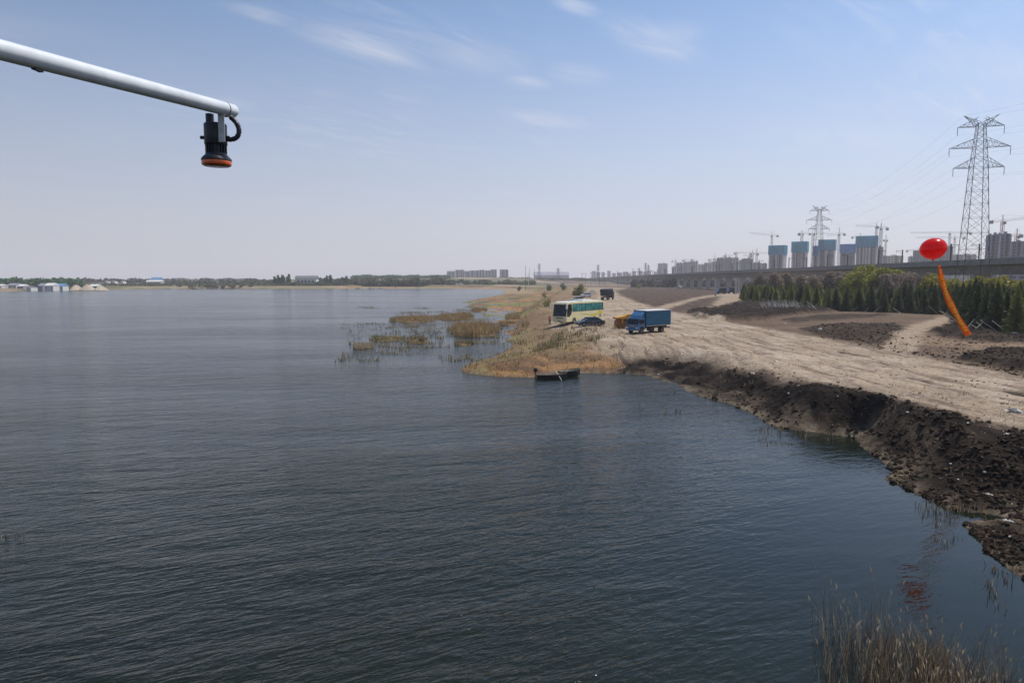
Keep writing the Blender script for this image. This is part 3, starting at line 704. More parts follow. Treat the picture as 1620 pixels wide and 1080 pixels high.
# ---- tower blocks. pixel columns fix the bearing, the distance fixes the size
def tower(x0, x1, ytop, Y, label, wall, net=None, netbot=None, side=.0, storey=3.0, glass=None, group=None, bays=None, roofbits=True, cat='tower block'):
    a, b_ = PD(x0, ytop, Y), PD(x1, ytop, Y); w = b_.x - a.x; H = a.z; cx = (a.x + b_.x) / 2; z0 = 2.0
    rz = -math.atan2(cx, Y) - side; w = w - (2.8 if net else 0); d = w * .55
    wq = w / (math.cos(side) + .55 * abs(math.sin(side))); d = wq * .55
    root = empty('tower_block', (cx, Y + d * .5, z0), rz, label, cat, group)
    h = H - z0; hn = (H - PD(x0, netbot, Y).z) if netbot else 0
    nf = max(2, int(round((h - hn * .6) / storey))); sh = (h - hn * .6) / nf
    MB().box((0, 0, h / 2 - .5), (wq - 1.2, d - 1.2, h - 1)).build('window_band', glass or M_twin, root)
    wl = MB(); nb = bays or max(3, int(wq / 4.2))
    for k in range(nf + 1): wl.box((0, 0, min(k * sh, h - hn * .6) ), (wq, d, sh * .40))
    for k in range(nb + 1):
        fx = -wq / 2 + wq * k / nb; ww = 1.5 if k % 2 else 2.2
        if (k * 7 + int(x0)) % 5 == 0: continue
        wl.box((fx * .985, 0, (h - hn * .6) / 2), (ww, d + .7, h - hn * .6))
    for k in range(3):
        for s_ in (-1, 1): wl.box((s_ * wq / 2, (-d / 2 + d * k / 2) * .94, (h - hn * .6) / 2), (.7, 1.5, h - hn * .6))
    wl.build('storey_wall', wall, root)
    for k in range(2 if wq > 9 else 1):
        fx = wq * ((-.22, .27)[k] if wq > 9 else .1) + (int(x0) % 3 - 1) * wq * .04
        MB().box((fx, 0, (h - hn * .6) / 2), (max(1.6, wq * .075), d + 1.0, h - hn * .6)).build('slot_shade_strip', M_twin, root)  # dark strips standing proud, painting the shade of deep slots onto the facade
    if net:
        m = MB(); e = 1.4
        for s in (-1, 1):
            m.box((0, s * (d / 2 + e), h - hn / 2), (wq + 2 * e, .25, hn)); m.box((s * (wq / 2 + e), 0, h - hn / 2), (.25, d + 2 * e, hn))
        for k in range(int(wq / 3.5) + 1):
            for s in (-1, 1): m.tube((-wq / 2 - e + k * 3.5, s * (d / 2 + e + .25), h - hn), (-wq / 2 - e + k * 3.5, s * (d / 2 + e + .25), h + .6), .16, n=4)
        m.build('safety_netting', net, root)
        m = MB()
        for k in range(3): m.box((0, 0, h - hn + hn * k / 3 + .6), (wq + 2.4, d + 2.4, .4))
        m.build('scaffold_deck', M_craneg, root)
    elif roofbits:
        MB().box((wq * .12, 0, h + 1.2), (wq * .25, d * .5, 2.6)).build('roof_housing', wall, root); MB().box((-wq * .28, 0, h + .9), (wq * .14, d * .4, 1.9)).build('roof_housing', wall, root)
    return root
TY = 1050
gb = 'tower blocks under construction'
tower(1219.5, 1247, 388, TY, 'leftmost of the teal netted towers, with a paler right side', M_tw1, M_net, 403, .38, group=gb)
tower(1256, 1281, 382, TY - 40, 'teal netted tower second from left, under the short orange crane', M_tw1, M_net, 399, .2, group=gb)
tower(1288, 1301, 389, TY + 40, 'narrow blue netted tower pressed against the left of a taller one', M_tw1, M_netb, 405, .1, group=gb)
tower(1299, 1325, 379, TY, 'teal netted tower in the middle beside a tall slim crane', M_tw1, M_net, 396, .15, group=gb)
tower(1333, 1356, 386, TY + 60, 'lower blue netted tower with mauve grey walls', M_tw3, M_netb, 400, .05, group=gb)
tower(1360, 1392, 373, TY - 60, 'widest and tallest teal netted tower behind the yellow green trees', M_tw1, M_net, 391, .05, group=gb)
tower(1387, 1398, 391, TY, 'narrow mauve unfinished tower at the right of the widest teal one', M_tw3, None, None, .05, group=gb)
tower(1398, 1431, 405, TY + 150, 'long low beige slab block left of the red balloon', M_tw2, None, None, .0)
tower(1441, 1456, 406, TY + 200, 'small grey block just left of the red balloon', M_tw1, None, None, .0)
tower(1457, 1506, 396, TY + 120, 'green grey block half hidden behind the red balloon', M_netg, None, None, .1)
tower(1499, 1508.5, 390, TY + 100, 'narrow dark green tower at the right of the red balloon', M_netg, None, None, .1)
tower(1515, 1547, 403, TY + 180, 'beige grey slab block seen through the near pylon', M_tw1, None, None, .0)
tower(1567, 1583, 372, 620, 'left half of the blue grey unfinished tower pair right of the near pylon', M_tw3, None, None, .12, group=gb)
tower(1582, 1601, 370.5, 630, 'right half of the blue grey unfinished tower pair right of the near pylon', M_tw3, None, None, .05, group=gb)
tower(1612, 1650, 382, 640, 'blue grey tower cut by the right edge of the picture', M_tw3, None, None, .12, group=gb)
tower(1600, 1640, 407, 560, 'low dark block in front of the blue grey towers at right', M_tw3, None, None, 0)
gl_ = 'far blocks along the skyline'
for x0, x1, yt, Y, w, lab in ((1042, 1057, 417, 2300, M_tw3, 'single hazy grey block standing apart left of the far skyline'), (1064, 1071, 422, 1900, M_tw1, 'low narrow block at the left end of the far skyline'),
    (1071, 1081, 416, 1900, M_tw3, 'grey far block right of the low narrow one'), (1082, 1088, 415, 1850, M_tw3, 'dark far block with a beige neighbour on its right'), (1088, 1093, 414.5, 1850, M_tw2, 'thin beige far block left of the stepped tower'),
    (1093, 1101, 414, 1800, M_tw3, 'stepped dark far tower with a small crane above'), (1101, 1104, 413, 1800, M_tw2, 'very thin pale tower on the right of the stepped one'), (1105, 1115, 418.5, 2000, M_tw1, 'round topped pale far block in a gap of the skyline'),
    (1115, 1127, 416, 1700, M_tw1, 'plain mauve grey far block left of the striped one'), (1127, 1136, 414, 1650, M_tw2, 'pale striped far block beside the big grey green group'), (1135, 1147, 408.5, 1550, M_netg, 'grey green netted far tower, left one of the big group'),
    (1147, 1160, 408, 1550, M_netg, 'grey green netted far tower, middle one of the big group'), (1160, 1169, 408, 1500, M_tw2, 'beige far tower under the small red crane'), (1170, 1176, 412, 1600, M_tw3, 'narrow slate far tower right of the beige one'),
    (1175.5, 1192, 409.5, 1450, M_netg, 'broad grey green far tower under several cranes'), (1192, 1206, 416, 1450, M_tw3, 'low slate far block right of the broad grey green tower'), (1207, 1214, 417, 1500, M_netg, 'small green grey far block left of the first teal tower')):
    tower(x0, x1, yt, Y, lab, w, None, None, .1, group=gl_, bays=4)
ga = 'hazy apartment row beyond the lake'
for i, (x0, x1, yt, lab) in enumerate(((707, 719, 429, 'left end block of the hazy apartment row'), (720, 734, 427, 'second block of the hazy apartment row, a little taller'), (734.5, 743, 429, 'low linking block of the hazy apartment row'), (743.5, 757.5, 428, 'wide middle block of the hazy apartment row'),
      (758, 766, 427, 'narrow block right of the middle of the hazy apartment row'), (767, 776, 428, 'plain block near the right of the hazy apartment row'), (776.5, 785.5, 426.5, 'tallest block at the right end of the hazy apartment row'), (791, 804, 426.5, 'separate block standing right of the hazy apartment row'))):
    tower(x0, x1, yt, 1900, lab, M_tw1, None, None, 0, group=ga, bays=5, roofbits=False, cat='apartment block')
for i in range(13):
    x0 = 937 + i * 8.1 + random.uniform(-1.5, 1.5); yt = random.uniform(428, 433)
    tower(x0, x0 + random.uniform(4.5, 7.5), yt, 2900, 'pale hazy block on the horizon behind the distant railway masts', M_tw1, None, None, 0, group='palest blocks on the horizon', bays=3, roofbits=False)

# ---- tower cranes
def crane(x, ytop, yjib, ybot, Y, jx, cx_, label, m=None, thick=1.0, swing=0.0, jrise=0.0):
    """x bearing of mast; jib tip and counter jib tip bearings jx, cx_"""
    m = m or M_craneg
    A = PD(x, ytop, Y); J = PD(x, yjib, Y); z0 = 2.0; h = J.z - z0; s = Y / 1080.0
    root = empty('tower_crane', (A.x, Y, z0), 0, label, 'crane', 'tower cranes over the building sites')
    lattice(MB(), 0, h, .95 * thick, .95 * thick, max(6, int(h / 6)), .17 * thick, .09 * thick, xb=False).build('mast', m, root)
    jl, cl = (jx - x) * s, (cx_ - x) * s; e = jrise * s
    for nm, ln, rise in (('jib', jl, e), ('counter_jib', cl, -e * .2)):
        j = MB(); n = max(2, int(abs(ln) / 4)); sy = swing * abs(ln)
        for k in range(n):
            a0, a1 = k / n, (k + 1) / n; p0 = Vector((ln * a0, sy * a0 * (1 if nm == 'jib' else -1), h + rise * a0)); p1_ = Vector((ln * a1, sy * a1 * (1 if nm == 'jib' else -1), h + rise * a1)); up = Vector((0, 0, 1.5 * thick))
            j.tube(p0, p1_, .17 * thick, n=4); j.tube(p0 + up, p1_ + up, .12 * thick, n=4); j.tube(p0, (p0 + p1_) / 2 + up, .07 * thick, n=3); j.tube((p0 + p1_) / 2 + up, p1_, .07 * thick, n=3)
        j.build(nm, m, root)
    ap = A.z - z0
    t = MB(); t.tube((-.6, 0, h), (0, 0, ap), .16 * thick, n=4); t.tube((.6, 0, h), (0, 0, ap), .16 * thick, n=4); t.tube((0, 0, ap), (jl * .7, swing * abs(jl) * .7, h + 1.5 + e * .7), .06 * thick, n=3); t.tube((0, 0, ap), (cl * .95, -swing * abs(cl) * .95, h + .6), .06 * thick, n=3)
    t.build('apex_and_ties', m, root)
    MB().box((cl * .92, -swing * abs(cl) * .92, h - .6 * thick), (2.4 * thick, 1.6, 2.6 * thick)).build('counterweight', M_conc, root)
    MB().box((1.3 * (1 if jl > 0 else -1), -1.2, h - 1.4), (1.6, 1.6, 2.2)).build('cab', M_craneg, root)
crane(1221.5, 366.5, 373, 400, TY + 10, 1186, 1231, 'long jibbed crane over the leftmost teal tower, jib to the left', M_craney, thick=1.1, jrise=4)
crane(1269, 364, 370, 382, TY - 5, 1279.5, 1264, 'short looking orange cream crane on the second teal tower', M_craney, thick=1.4)
crane(1286, 363, 370, 422, TY - 60, 1310, 1281, 'cream crane standing in front of the pylon behind the towers', M_craney)
crane(1328, 359.5, 370.5, 425, TY - 30, 1309, 1337, 'tall slim crane between two blue netted towers', M_craneg, thick=1.2, jrise=-2)
crane(1361, 368, 375.5, 380, TY - 20, 1364, 1348, 'small crane with its counterweight left of the widest teal tower', M_craneg)
crane(1387, 352.5, 359, 380, TY - 20, 1355, 1389.5, 'crane with its jib to the left above the widest teal tower', M_craneg, thick=1.2, jrise=1)
crane(1394.5, 352, 361.5, 395, TY - 40, 1392, 1405, 'thick masted grey crane right of the widest teal tower', M_craneg, thick=1.5)
crane(1402, 371, 380, 410, TY + 30, 1406, 1398.5, 'low crane at the left end of the beige slab block', M_craneg)
crane(1454, 392, 397, 410, TY + 200, 1452, 1433.5, 'small dark crane left of the red balloon', M_craneg, thick=1.3)
crane(1503, 366, 369, 392, TY + 20, 1441, 1538, 'crane with a very long level jib above the red balloon', M_craneg, thick=1.2)
crane(1511, 372, 376.5, 420, TY + 60, 1450, 1527, 'pale crane just right of the red balloon', M_craney, thick=1.2)
crane(1587, 339.5, 350.5, 372, 640, 1645, 1568, 'red and white crane on top of the blue grey tower pair', M_cranered, thick=1.1, jrise=7)
crane(1609.5, 361, 373, 410, 660, 1611, 1608, 'narrow red crane between the tower pair and the picture edge', M_cranered, thick=1.2, swing=8)
for x, yt, yj, Y, jx, c_, lab, m in ((1068.5, 409.5, 413.5, 1900, 1072, 1063, 'small far crane above the low narrow block', M_craneg), (1082.5, 409, 412, 1850, 1090, 1080, 'small far crane left of the stepped tower', M_craneg), (1095, 409.5, 411, 1800, 1100, 1093, 'small far crane on the stepped tower', M_craneg),
     (1124, 410, 411, 1700, 1126, 1121, 'small far crane over the plain mauve grey block', M_craneg), (1131, 402, 410, 1650, 1134, 1129, 'thin far crane over the striped block', M_craneg), (1148, 400, 405, 1550, 1160, 1146, 'dark masted far crane over the big grey green group', M_craneg),
     (1165, 399, 400.5, 1500, 1182, 1162, 'small red far crane over the beige tower', M_cranered), (1191, 395, 401, 1450, 1214, 1188, 'far crane whose jib points to the first teal tower', M_craneg), (1186, 398, 405, 1450, 1176, 1189, 'far crane over the broad grey green tower, jib to the left', M_craneg), (1197.5, 392, 402, 1460, 1193, 1199.5, 'tallest thin far crane left of the first teal tower', M_craneg)):
    crane(x, yt, yj, 420, Y, jx, c_, lab, m, thick=1.5)

# ---- long factory hall on the horizon
a = PD(845, 430, 1700); b_ = PD(899, 430, 1700); r = empty('factory_hall', ((a.x + b_.x) / 2, 1700, 2.3), 0, 'long low factory hall with a blue grey roof on the horizon', 'hall'); w = b_.x - a.x; h = a.z - 2.3
MB().box((0, 0, h * .36), (w, 40, h * .72)).build('wall', M_hwall, r); MB().prism([(-22, h * .70), (22, h * .70), (0, h)], -w / 2 - 1, w / 2 + 1, Matrix.Rotation(R(90), 4, 'Z')).build('roof', M_tw3, r)
m = MB()
for k in range(22): m.box((-w / 2 + 2 + k * w / 22, -20.1, h * .3), (2, .3, h * .25))
m.build('window_row', M_twin, r)
# ---- chimney and poles beyond the marsh
def pole(px, yb, yt, Y, r0, label, m=M_steel, arms=True, cat='pole', group='poles beyond the marsh', name='utility_pole'):
    bs = PD(px, yb, Y); z0 = gz(bs.x, Y); tp = PD(px, yt, Y); o = empty(name, (bs.x, Y, z0), 0, label, cat, group)
    MB().tube((0, 0, -.3), (0, 0, tp.z - z0), r0, r0 * .7, n=8).build('post', m, o)
    if arms: MB().box((0, 0, (tp.z - z0) - .6), (r0 * 16, r0 * 1.2, r0 * 1.2)).build('cross_bar', m, o)
pole(836, 445, 432.5, 620, .30, 'thick short white pole standing beyond the marsh', M_hwall, False)
pole(831.5, 443, 420, 640, .22, 'tall dark pole left of the short white one', M_steel, False)
pole(838, 441, 424, 800, .2, 'second dark pole right of the short white one', M_steel, False); pole(845, 441, 425, 800, .2, 'third dark pole left of the factory hall', M_steel, False)
for i, (px, yb, yt) in enumerate(((921, 440, 432), (926, 440, 432), (935, 440, 431), (948, 441, 431), (957, 441, 432), (977, 443, 429), (993, 441, 430), (1001, 441, 425), (1035, 444, 428.5), (1052, 444, 427), (1055, 444, 429), (1073, 444, 426))):
    pole(px, yb, yt, 900, .22, 'dark utility pole in the row beyond the brown field', group='utility poles beyond the brown field')
# ================================================================== vegetation
def leaf_np(ells, n, size, flat=1.0, shell=.55, rng=RNG):
    """small leaf clump triangles spread through a set of ellipsoids"""
    e = np.array(ells, float); vol = (e[:, 3] * e[:, 4] * e[:, 5]) ** .75; k = rng.choice(len(e), n, p=vol / vol.sum())
    d = rng.normal(size=(n, 3)); d /= np.linalg.norm(d, axis=1)[:, None]
    r = (shell + (1 - shell) * rng.random(n) ** .7)[:, None] * (.8 + .4 * rng.random(n))[:, None]
    c = e[k, :3] + d * r * e[k, 3:6]
    s = size * (.55 + .9 * rng.random(n))[:, None]
    a = rng.normal(size=(n, 3)); a /= np.linalg.norm(a, axis=1)[:, None]
    b = np.cross(a, d + .6 * rng.normal(size=(n, 3))); b /= np.linalg.norm(b, axis=1)[:, None] + 1e-9
    V = np.stack([c - a * s * .6, c + a * s * .6 + b * s * .15, c + b * s * flat], 1).reshape(-1, 3)
    return V, np.arange(n * 3).reshape(-1, 3)
def tree_proto(name, h, w, n, leaf, m, seed, label, cat='tree', group=None, trunk_r=None, lean=0, low=.25, blobs=7):
    rg = random.Random(seed); root = empty(name, (0, 0, 0), 0, label, cat, group)
    el = []
    for i in range(blobs):
        t = (i + .5) / blobs; z = h * (low + (1 - low) * t * .93); rr = w / 2 * (.55 + .5 * math.sin(math.pi * min(1, .25 + t * .8)))
        a = rg.uniform(0, 6.28); q = rr * rg.uniform(.15, .62)
        el.append((q * math.cos(a), q * math.sin(a), z, rr * rg.uniform(.5, .8), rr * rg.uniform(.5, .8), h * (1 - low) / blobs * rg.uniform(1.1, 1.9)))
    V_, F_ = leaf_np(el, n, leaf); V_[:, 2] = np.clip(V_[:, 2], .05, h * 1.02)
    npmesh('crown', V_, F_, m, root)
    tr = MB(); r0 = trunk_r or h * .022; tr.path([(0, 0, -.3), (.02 * h, 0, h * .3), (0, .02 * h, h * .6), (.01 * h, 0, h * .88)], [r0 * 1.3, r0, r0 * .6, r0 * .2], 7)
    for e in el: tr.path([(0, 0, e[2] * .6), (e[0] * .5, e[1] * .5, e[2] * .85), (e[0], e[1], e[2])], [r0 * .5, r0 * .3, r0 * .1], 5)
    tr.build('trunk', M_bark, root); return root
def place(o, first, loc, rz=None, s=1.0, label=None):
    c = o if first else copy_tree(o)
    c.location = loc; c.rotation_euler = (0, 0, random.uniform(0, 6.28) if rz is None else rz); c.scale = (s, s, s) if not isinstance(s, tuple) else s
    if label: c['label'] = label
    return c
def spruce_proto(h, r, m, seed):
    rg = np.random.default_rng(seed); root = empty('spruce_tree', (0, 0, 0), 0, 'spruce', 'tree', 'spruces planted in rows')
    Vs = []; Fs = []; Ms = []; n = 0; lay = 24
    for i in range(lay):
        t = i / (lay - 1); z = h * (.07 + .90 * t); R_ = r * (1 - t) ** .82 * rg.uniform(.82, 1.12) + .06; nb = int(15 - 8 * t)
        for k in range(nb):
            a = 2 * math.pi * (k + rg.random()) / nb + i; L_ = R_ * rg.uniform(.72, 1.15); dr = -.18 * L_ - .05
            ca, sa = math.cos(a), math.sin(a); wd = .26 * L_ + .10
            for q in range(4):     # each branch: four overlapping sprays with hanging twigs
                f0, f1 = q / 4 * .8, (q + 1.7) / 4 * .9 + .05; zz0 = z + dr * f0 + .06 * rg.normal(); zz1 = z + dr * f1 + L_ * .12 * f1
                off = rg.normal() * .08
                p0 = (ca * L_ * f0, sa * L_ * f0, zz0 + .05); p1_ = (ca * L_ * f1 - sa * (wd * (1 - f1 * .6) + off), sa * L_ * f1 + ca * (wd * (1 - f1 * .6) + off), zz1 - .12 - .1 * rg.random()); p2_ = (ca * L_ * f1 + sa * (wd * (1 - f1 * .6) - off), sa * L_ * f1 - ca * (wd * (1 - f1 * .6) - off), zz1 - .12 - .1 * rg.random()); p3_ = (ca * L_ * (f1 + .06), sa * L_ * (f1 + .06), zz1 + .04)
                Vs += [p0, p1_, p3_, p0, p3_, p2_]; Fs += [(n, n + 1, n + 2), (n + 3, n + 4, n + 5)]; n += 6
    npmesh('crown', np.array(Vs), np.array(Fs), m, root)
    MB().path([(0, 0, -.2), (0, 0, h * .5), (0, 0, h)], [.10, .06, .015], 6).build('trunk', M_bark, root)
    return root
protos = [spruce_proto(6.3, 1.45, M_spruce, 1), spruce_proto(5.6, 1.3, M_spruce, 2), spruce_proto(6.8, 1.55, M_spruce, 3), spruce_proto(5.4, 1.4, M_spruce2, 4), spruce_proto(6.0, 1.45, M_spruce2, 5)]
cand = []
for i, yy_ in enumerate(np.arange(88, 330, 2.9)):
    for xx_ in np.arange(70, 176, 2.7): cand.append((xx_ + random.uniform(-.6, .6) + (i % 2) * 1.3, yy_ + random.uniform(-.6, .6)))
cand = np.array(cand); sgd = sdist(spruce_ground, cand[:, 0], cand[:, 1]); pxs = 810 + 1080 * cand[:, 0] / cand[:, 1]
ok = (sgd > .6) & (pxs < 1640) & (pxs > 1175) & (sgd < 19); cand, sgd, pxs = cand[ok], sgd[ok], pxs[ok]
order = np.argsort(sgd * (1 + cand[:, 1] / 400)); used_p = set(); rz_ = land(cand[:, 0], cand[:, 1], False); mass = []
for n_, j in enumerate(order):
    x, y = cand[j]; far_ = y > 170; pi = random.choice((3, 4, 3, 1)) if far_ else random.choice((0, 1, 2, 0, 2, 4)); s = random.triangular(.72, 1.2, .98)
    if n_ >= 296: mass.append((x, y, rz_[j] - .05, pi, s)); continue
    px_ = 810 + 1080 * x / y
    where = next(w_ for lim, w_ in ((1190, 'at the far left tip of the plantation'), (1205, 'at the far left end of the plantation'), (1225, 'below the left edge of the leftmost teal tower'), (1250, 'below the leftmost teal tower'), (1270, 'behind the pale cut branches, left half'), (1290, 'behind the pale cut branches, right half'), (1312, 'right of the pale cut branches'), (1335, 'below the middle teal tower'), (1360, 'below the left willow'), (1385, 'below the yellow green willows'), (1410, 'below the right willow'), (1430, 'right of the willows'), (1450, 'well left of the red balloon'), (1470, 'just left of the red balloon'),
        (1490, 'below the red balloon'), (1512, 'behind the orange banner'), (1540, 'right of the banner, below the near pylon'), (1570, 'below the near pylon'), (1600, 'below the blue grey tower pair'), (1700, 'at the right edge of the picture')) if px_ < lim)
    row = 'edge row' if sgd[j] < 2.6 else ('second row' if sgd[j] < 5.2 else 'third row')
    lab = ('tall ' if s > 1.03 else ('short ' if s < .9 else '')) + ('sunlit-coloured yellowish' if pi > 2 else 'dark green') + ' spruce ' + where + ', ' + row
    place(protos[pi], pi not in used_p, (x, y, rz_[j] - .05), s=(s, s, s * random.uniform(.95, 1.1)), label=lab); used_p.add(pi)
gv, gf, gm, nb_ = [], [], [], 0
for x, y, z, pi, s in mass:
    me = next(c for c in protos[pi].children if c.name.startswith('crown')).data; k = len(me.vertices); co = np.empty(k * 3, np.float32); me.vertices.foreach_get('co', co); co = co.reshape(-1, 3)
    a = random.uniform(0, 6.28); ca, sa = math.cos(a), math.sin(a); q = np.column_stack([co[:, 0] * ca - co[:, 1] * sa, co[:, 0] * sa + co[:, 1] * ca, co[:, 2]]) * s + np.array([x, y, z])
    f = np.empty(len(me.polygons) * 3, np.int32); me.polygons.foreach_get('vertices', f); gv.append(q); gf.append(f.reshape(-1, 3) + nb_); gm.append(np.full(len(f) // 3, 1 if pi > 2 else 0)); nb_ += k
if gv: tag(npmesh('spruce_block', np.concatenate(gv), np.concatenate(gf), [M_spruce, M_spruce2], mi=np.concatenate(gm)), 'mass of spruces deep inside the plantation behind the front rows', 'spruces', kind='stuff')
# leaning wooden props of the front row
edge = [tuple(P(a, b, 2.3)) for a, b in ((1188, 478), (1300, 492), (1500, 499), (1528, 526), (1640, 531))]
k = 0
for i in range(len(edge) - 1):
    a, b = Vector((*edge[i], 0)), Vector((*edge[i + 1], 0)); nseg = (9, 10, 5, 7)[i]
    for q in range(nseg):
        p = a.lerp(b, (q + random.uniform(.2, .8)) / nseg); z = gz(p.x, p.y); an = random.uniform(-1, 1); ln = random.uniform(2.0, 2.9)
        o = empty('tree_prop', (p.x, p.y, z), random.uniform(-.3, .3), 'pale leaning pole propping a spruce on the front edge of the plantation', 'prop', 'leaning props of the front spruces')
        d = random.choice((-1, 1)) * random.uniform(.75, 1.1)
        MB().tube((0, 0, -.15), (math.sin(d) * ln, .5, math.cos(d) * ln), .055, .04, 6).build('pole', M_palewood, o)
# cut pale sticks lying in a windrow left of the near spruces
m = MB()
for i in range(260):
    px = random.uniform(1205, 1292); p = G(px, random.uniform(481, 487)); a = random.uniform(0, 6.28); t_ = random.uniform(.05, .9); l = random.uniform(.7, 1.9)
    m.tube(p, p + Vector((math.cos(a) * math.sin(t_), math.sin(a) * math.sin(t_), math.cos(t_))) * l, .05, .025, 5)
tag(m.build('cut_branches', M_palewood), 'windrow of pale peeled branches on the dark soil before the spruces', 'branches', kind='stuff')
# uprooted stump out on the brown field
def stump(px, py, s, label):
    p = G(px, py); o = empty('uprooted_stump', p, 0, label, 'stump'); m = MB(); rg = random.Random(int(px))
    for i in range(9):
        a = rg.uniform(0, 6.28); e = rg.uniform(.1, 1.2); l = s * rg.uniform(.5, 1.1)
        q = Vector((math.cos(a) * math.cos(e), math.sin(a) * math.cos(e), math.sin(e))) * l; m.path([(0, 0, .1 * s), q * .5 + Vector((0, 0, .15 * s)), q], [.14 * s, .09 * s, .02 * s], 6)
    m.build('roots', M_palewood, o); MB().path([(0, 0, 0), (.2 * s, 0, .35 * s), (.5 * s, .1, .45 * s)], [.2 * s, .2 * s, .17 * s], 8).build('butt', M_wood, o)
stump(1069, 458, 3.0, 'left one of two pale uprooted stumps on the brown field'); stump(1077, 456.5, 4.0, 'right, larger one of two pale uprooted stumps on the brown field')

# trees beyond the spruces
wp = tree_proto('willow_tree', 13, 11, 5200, .55, M_willow, 3, 'yellow green willow', group='yellow green trees before the viaduct')
for i, (px, Y, s, lab) in enumerate(((1352, 215, .78, 'leftmost yellow green willow in front of the teal towers'), (1370, 225, .95, 'tallest yellow green willow under the widest teal tower'), (1388, 218, .88, 'second yellow green willow from the right in the clump'), (1407, 222, .84, 'rightmost yellow green willow of the clump'))):
    x = (px - 810) / 1080 * Y; place(wp, i == 0, (x, Y, gz(x, Y)), s=s, label=lab)
bp_ = tree_proto('leafing_shrub', 6.0, 6.5, 1500, .5, M_willow2, 5, 'yellow green shrub', 'shrub', 'yellow green shrubs under the viaduct', low=.05)
for i in range(17):
    px = 1462 + i * 10.5 + random.uniform(-3, 3); Y = 182 + random.uniform(-5, 5); x = (px - 810) / 1080 * Y
    place(bp_, i == 0, (x, Y, gz(x, Y)), s=(1.1, 1.1, random.uniform(1.2, 1.5)), label=random.choice(('tall ', 'low ', 'broad ')) + 'yellow green shrub ' + next(w_ for lim, w_ in ((1500, 'left of the orange banner, behind the spruces'), (1530, 'between the banner and the near pylon, behind the spruces'), (1570, 'at the foot of the near pylon'), (1605, 'below the blue grey tower pair'), (1700, 'at the right picture edge, behind the spruces')) if px < lim))
bt = tree_proto('bare_tree', 9.5, 7, 2600, .42, M_bare, 8, 'bare brown tree', group='bare brown trees before the viaduct', low=.15)
for i in range(62):
    px = random.uniform(1192, 1465); Y = random.uniform(235, 300) if px < 1335 else (random.uniform(236, 262) if px < 1400 else random.uniform(190, 212)); x = (px - 810) / 1080 * Y
    place(bt, i == 0, (x, Y, gz(x, Y)), s=random.uniform(.85, 1.15) * (1.0 if px < 1340 else .95), label=(random.choice(('tall ', 'low ', 'wide ', 'ragged ')) + 'leafless brown tree ' + next(w_ for lim, w_ in ((1225, 'at the left end of the belt before the viaduct'), (1260, 'below the leftmost teal tower, before the viaduct'), (1300, 'below the second teal tower, before the viaduct'), (1340, 'left of the yellow green willows'), (1400, 'among the yellow green willows'), (1470, 'right of the willows, before the viaduct')) if px < lim)))
bg_ = tree_proto('green_bush', 5.6, 5.6, 3200, .28, M_bush, 12, 'round olive green bush beside the track behind the parked cars', 'bush', low=.05)
p = G(917, 467.5); place(bg_, True, p, 0, s=(1.3, 1.2, 1.0))
b2 = tree_proto('small_green_bush', 1.6, 2.4, 500, .16, M_bush, 14, 'small green bush', 'bush', 'small green bushes in the marsh', low=.03)
first = True
for px, py, s, lab in ((868, 485, 1.4, 'small green bush in the dry grass just left of the coach mirror'), (861, 471, 1.8, 'small green bush in the marsh grass up left of the coach'), (886, 541, .55, 'small green bush on the bank below the coach'), (1012, 440, 9, 'green tree clump at the foot of the viaduct far off'), (1184, 461, 2.6, 'pale green shrub at the left end of the spruces')):
    q = G(px, py) if s < 5 else Vector(((px - 810) / 1080 * 640, 640, 2.3)); place(b2, first, q, s=s if s < 5 else 3.0, label=lab); first = False

# woods of the far shore: masses of crowns
def belt(x0, x1, ytop, ybase, Y, m, label, n, leaf, depth=40, rag=1.5, name='far_wood', thin=0):
    el = []; s = Y / 1080
    k = int((x1 - x0) / 5.0) + 2
    for i in range(k * 3):
        px = random.uniform(x0, x1); yy_ = Y + random.uniform(0, depth); x = (px - 810) / 1080 * yy_; zt = PD(px, ytop + random.uniform(0, rag) + rag * .6 * math.sin(px * .17) , Y).z; zb = max(gz(x, yy_), .2)
        hh = max(2.0, zt - zb); el.append((x, yy_, zb + hh * .5, random.uniform(3.0, 5.5) * s * .8, 5, hh * .5))
    V_, F_ = leaf_np(el, n, leaf, shell=.35); V_[:, 2] = np.maximum(V_[:, 2], .3)
    o = npmesh(name, V_, F_, m); return tag(o, label, 'wood', kind='stuff')
belt(-30, 128, 441.5, 452, 690, M_farwood, 'green belt of trees behind the sheds at the far left', 16000, 2.6)
belt(110, 420, 441.5, 447, 1150, M_fargrey, 'grey leafless wood on the skyline beyond the lake at left', 15000, 3.2, 60)
belt(230, 440, 443.5, 447, 1000, M_farwood2, 'low grey green trees along the far left skyline', 6000, 2.6, 60)
belt(110, 440, 449, 453, 800, M_farwood2, 'low olive scrub along the far left shore', 7000, 1.6, 60, rag=.8)
belt(448, 545, 447.5, 456, 835, M_farwood2, 'willow thicket hanging over the far shore', 12000, 1.9, 14, rag=2.4, name='shore_thicket')
belt(500, 720, 441, 454, 900, M_farwood2, 'olive wood standing along the far shore in the middle', 20000, 2.6, 50, rag=3)
belt(560, 710, 436.5, 450, 1350, M_farwood, 'hazy green wood on the hill beyond the lake', 16000, 4.0, 160, rag=1.2)
belt(690, 850, 444, 452, 950, M_farwood2, 'scattered olive trees before the hazy apartment row', 12000, 2.2, 80, rag=3.5)
belt(850, 960, 441, 446, 1400, M_farwood2, 'hazy green belt of trees below the factory hall', 8000, 3.2, 80, rag=1)
belt(700, 1200, 440.5, 446, 1750, M_fargrey, 'hazy grey belt of trees on the skyline behind the viaduct', 18000, 4.5, 100, rag=1)
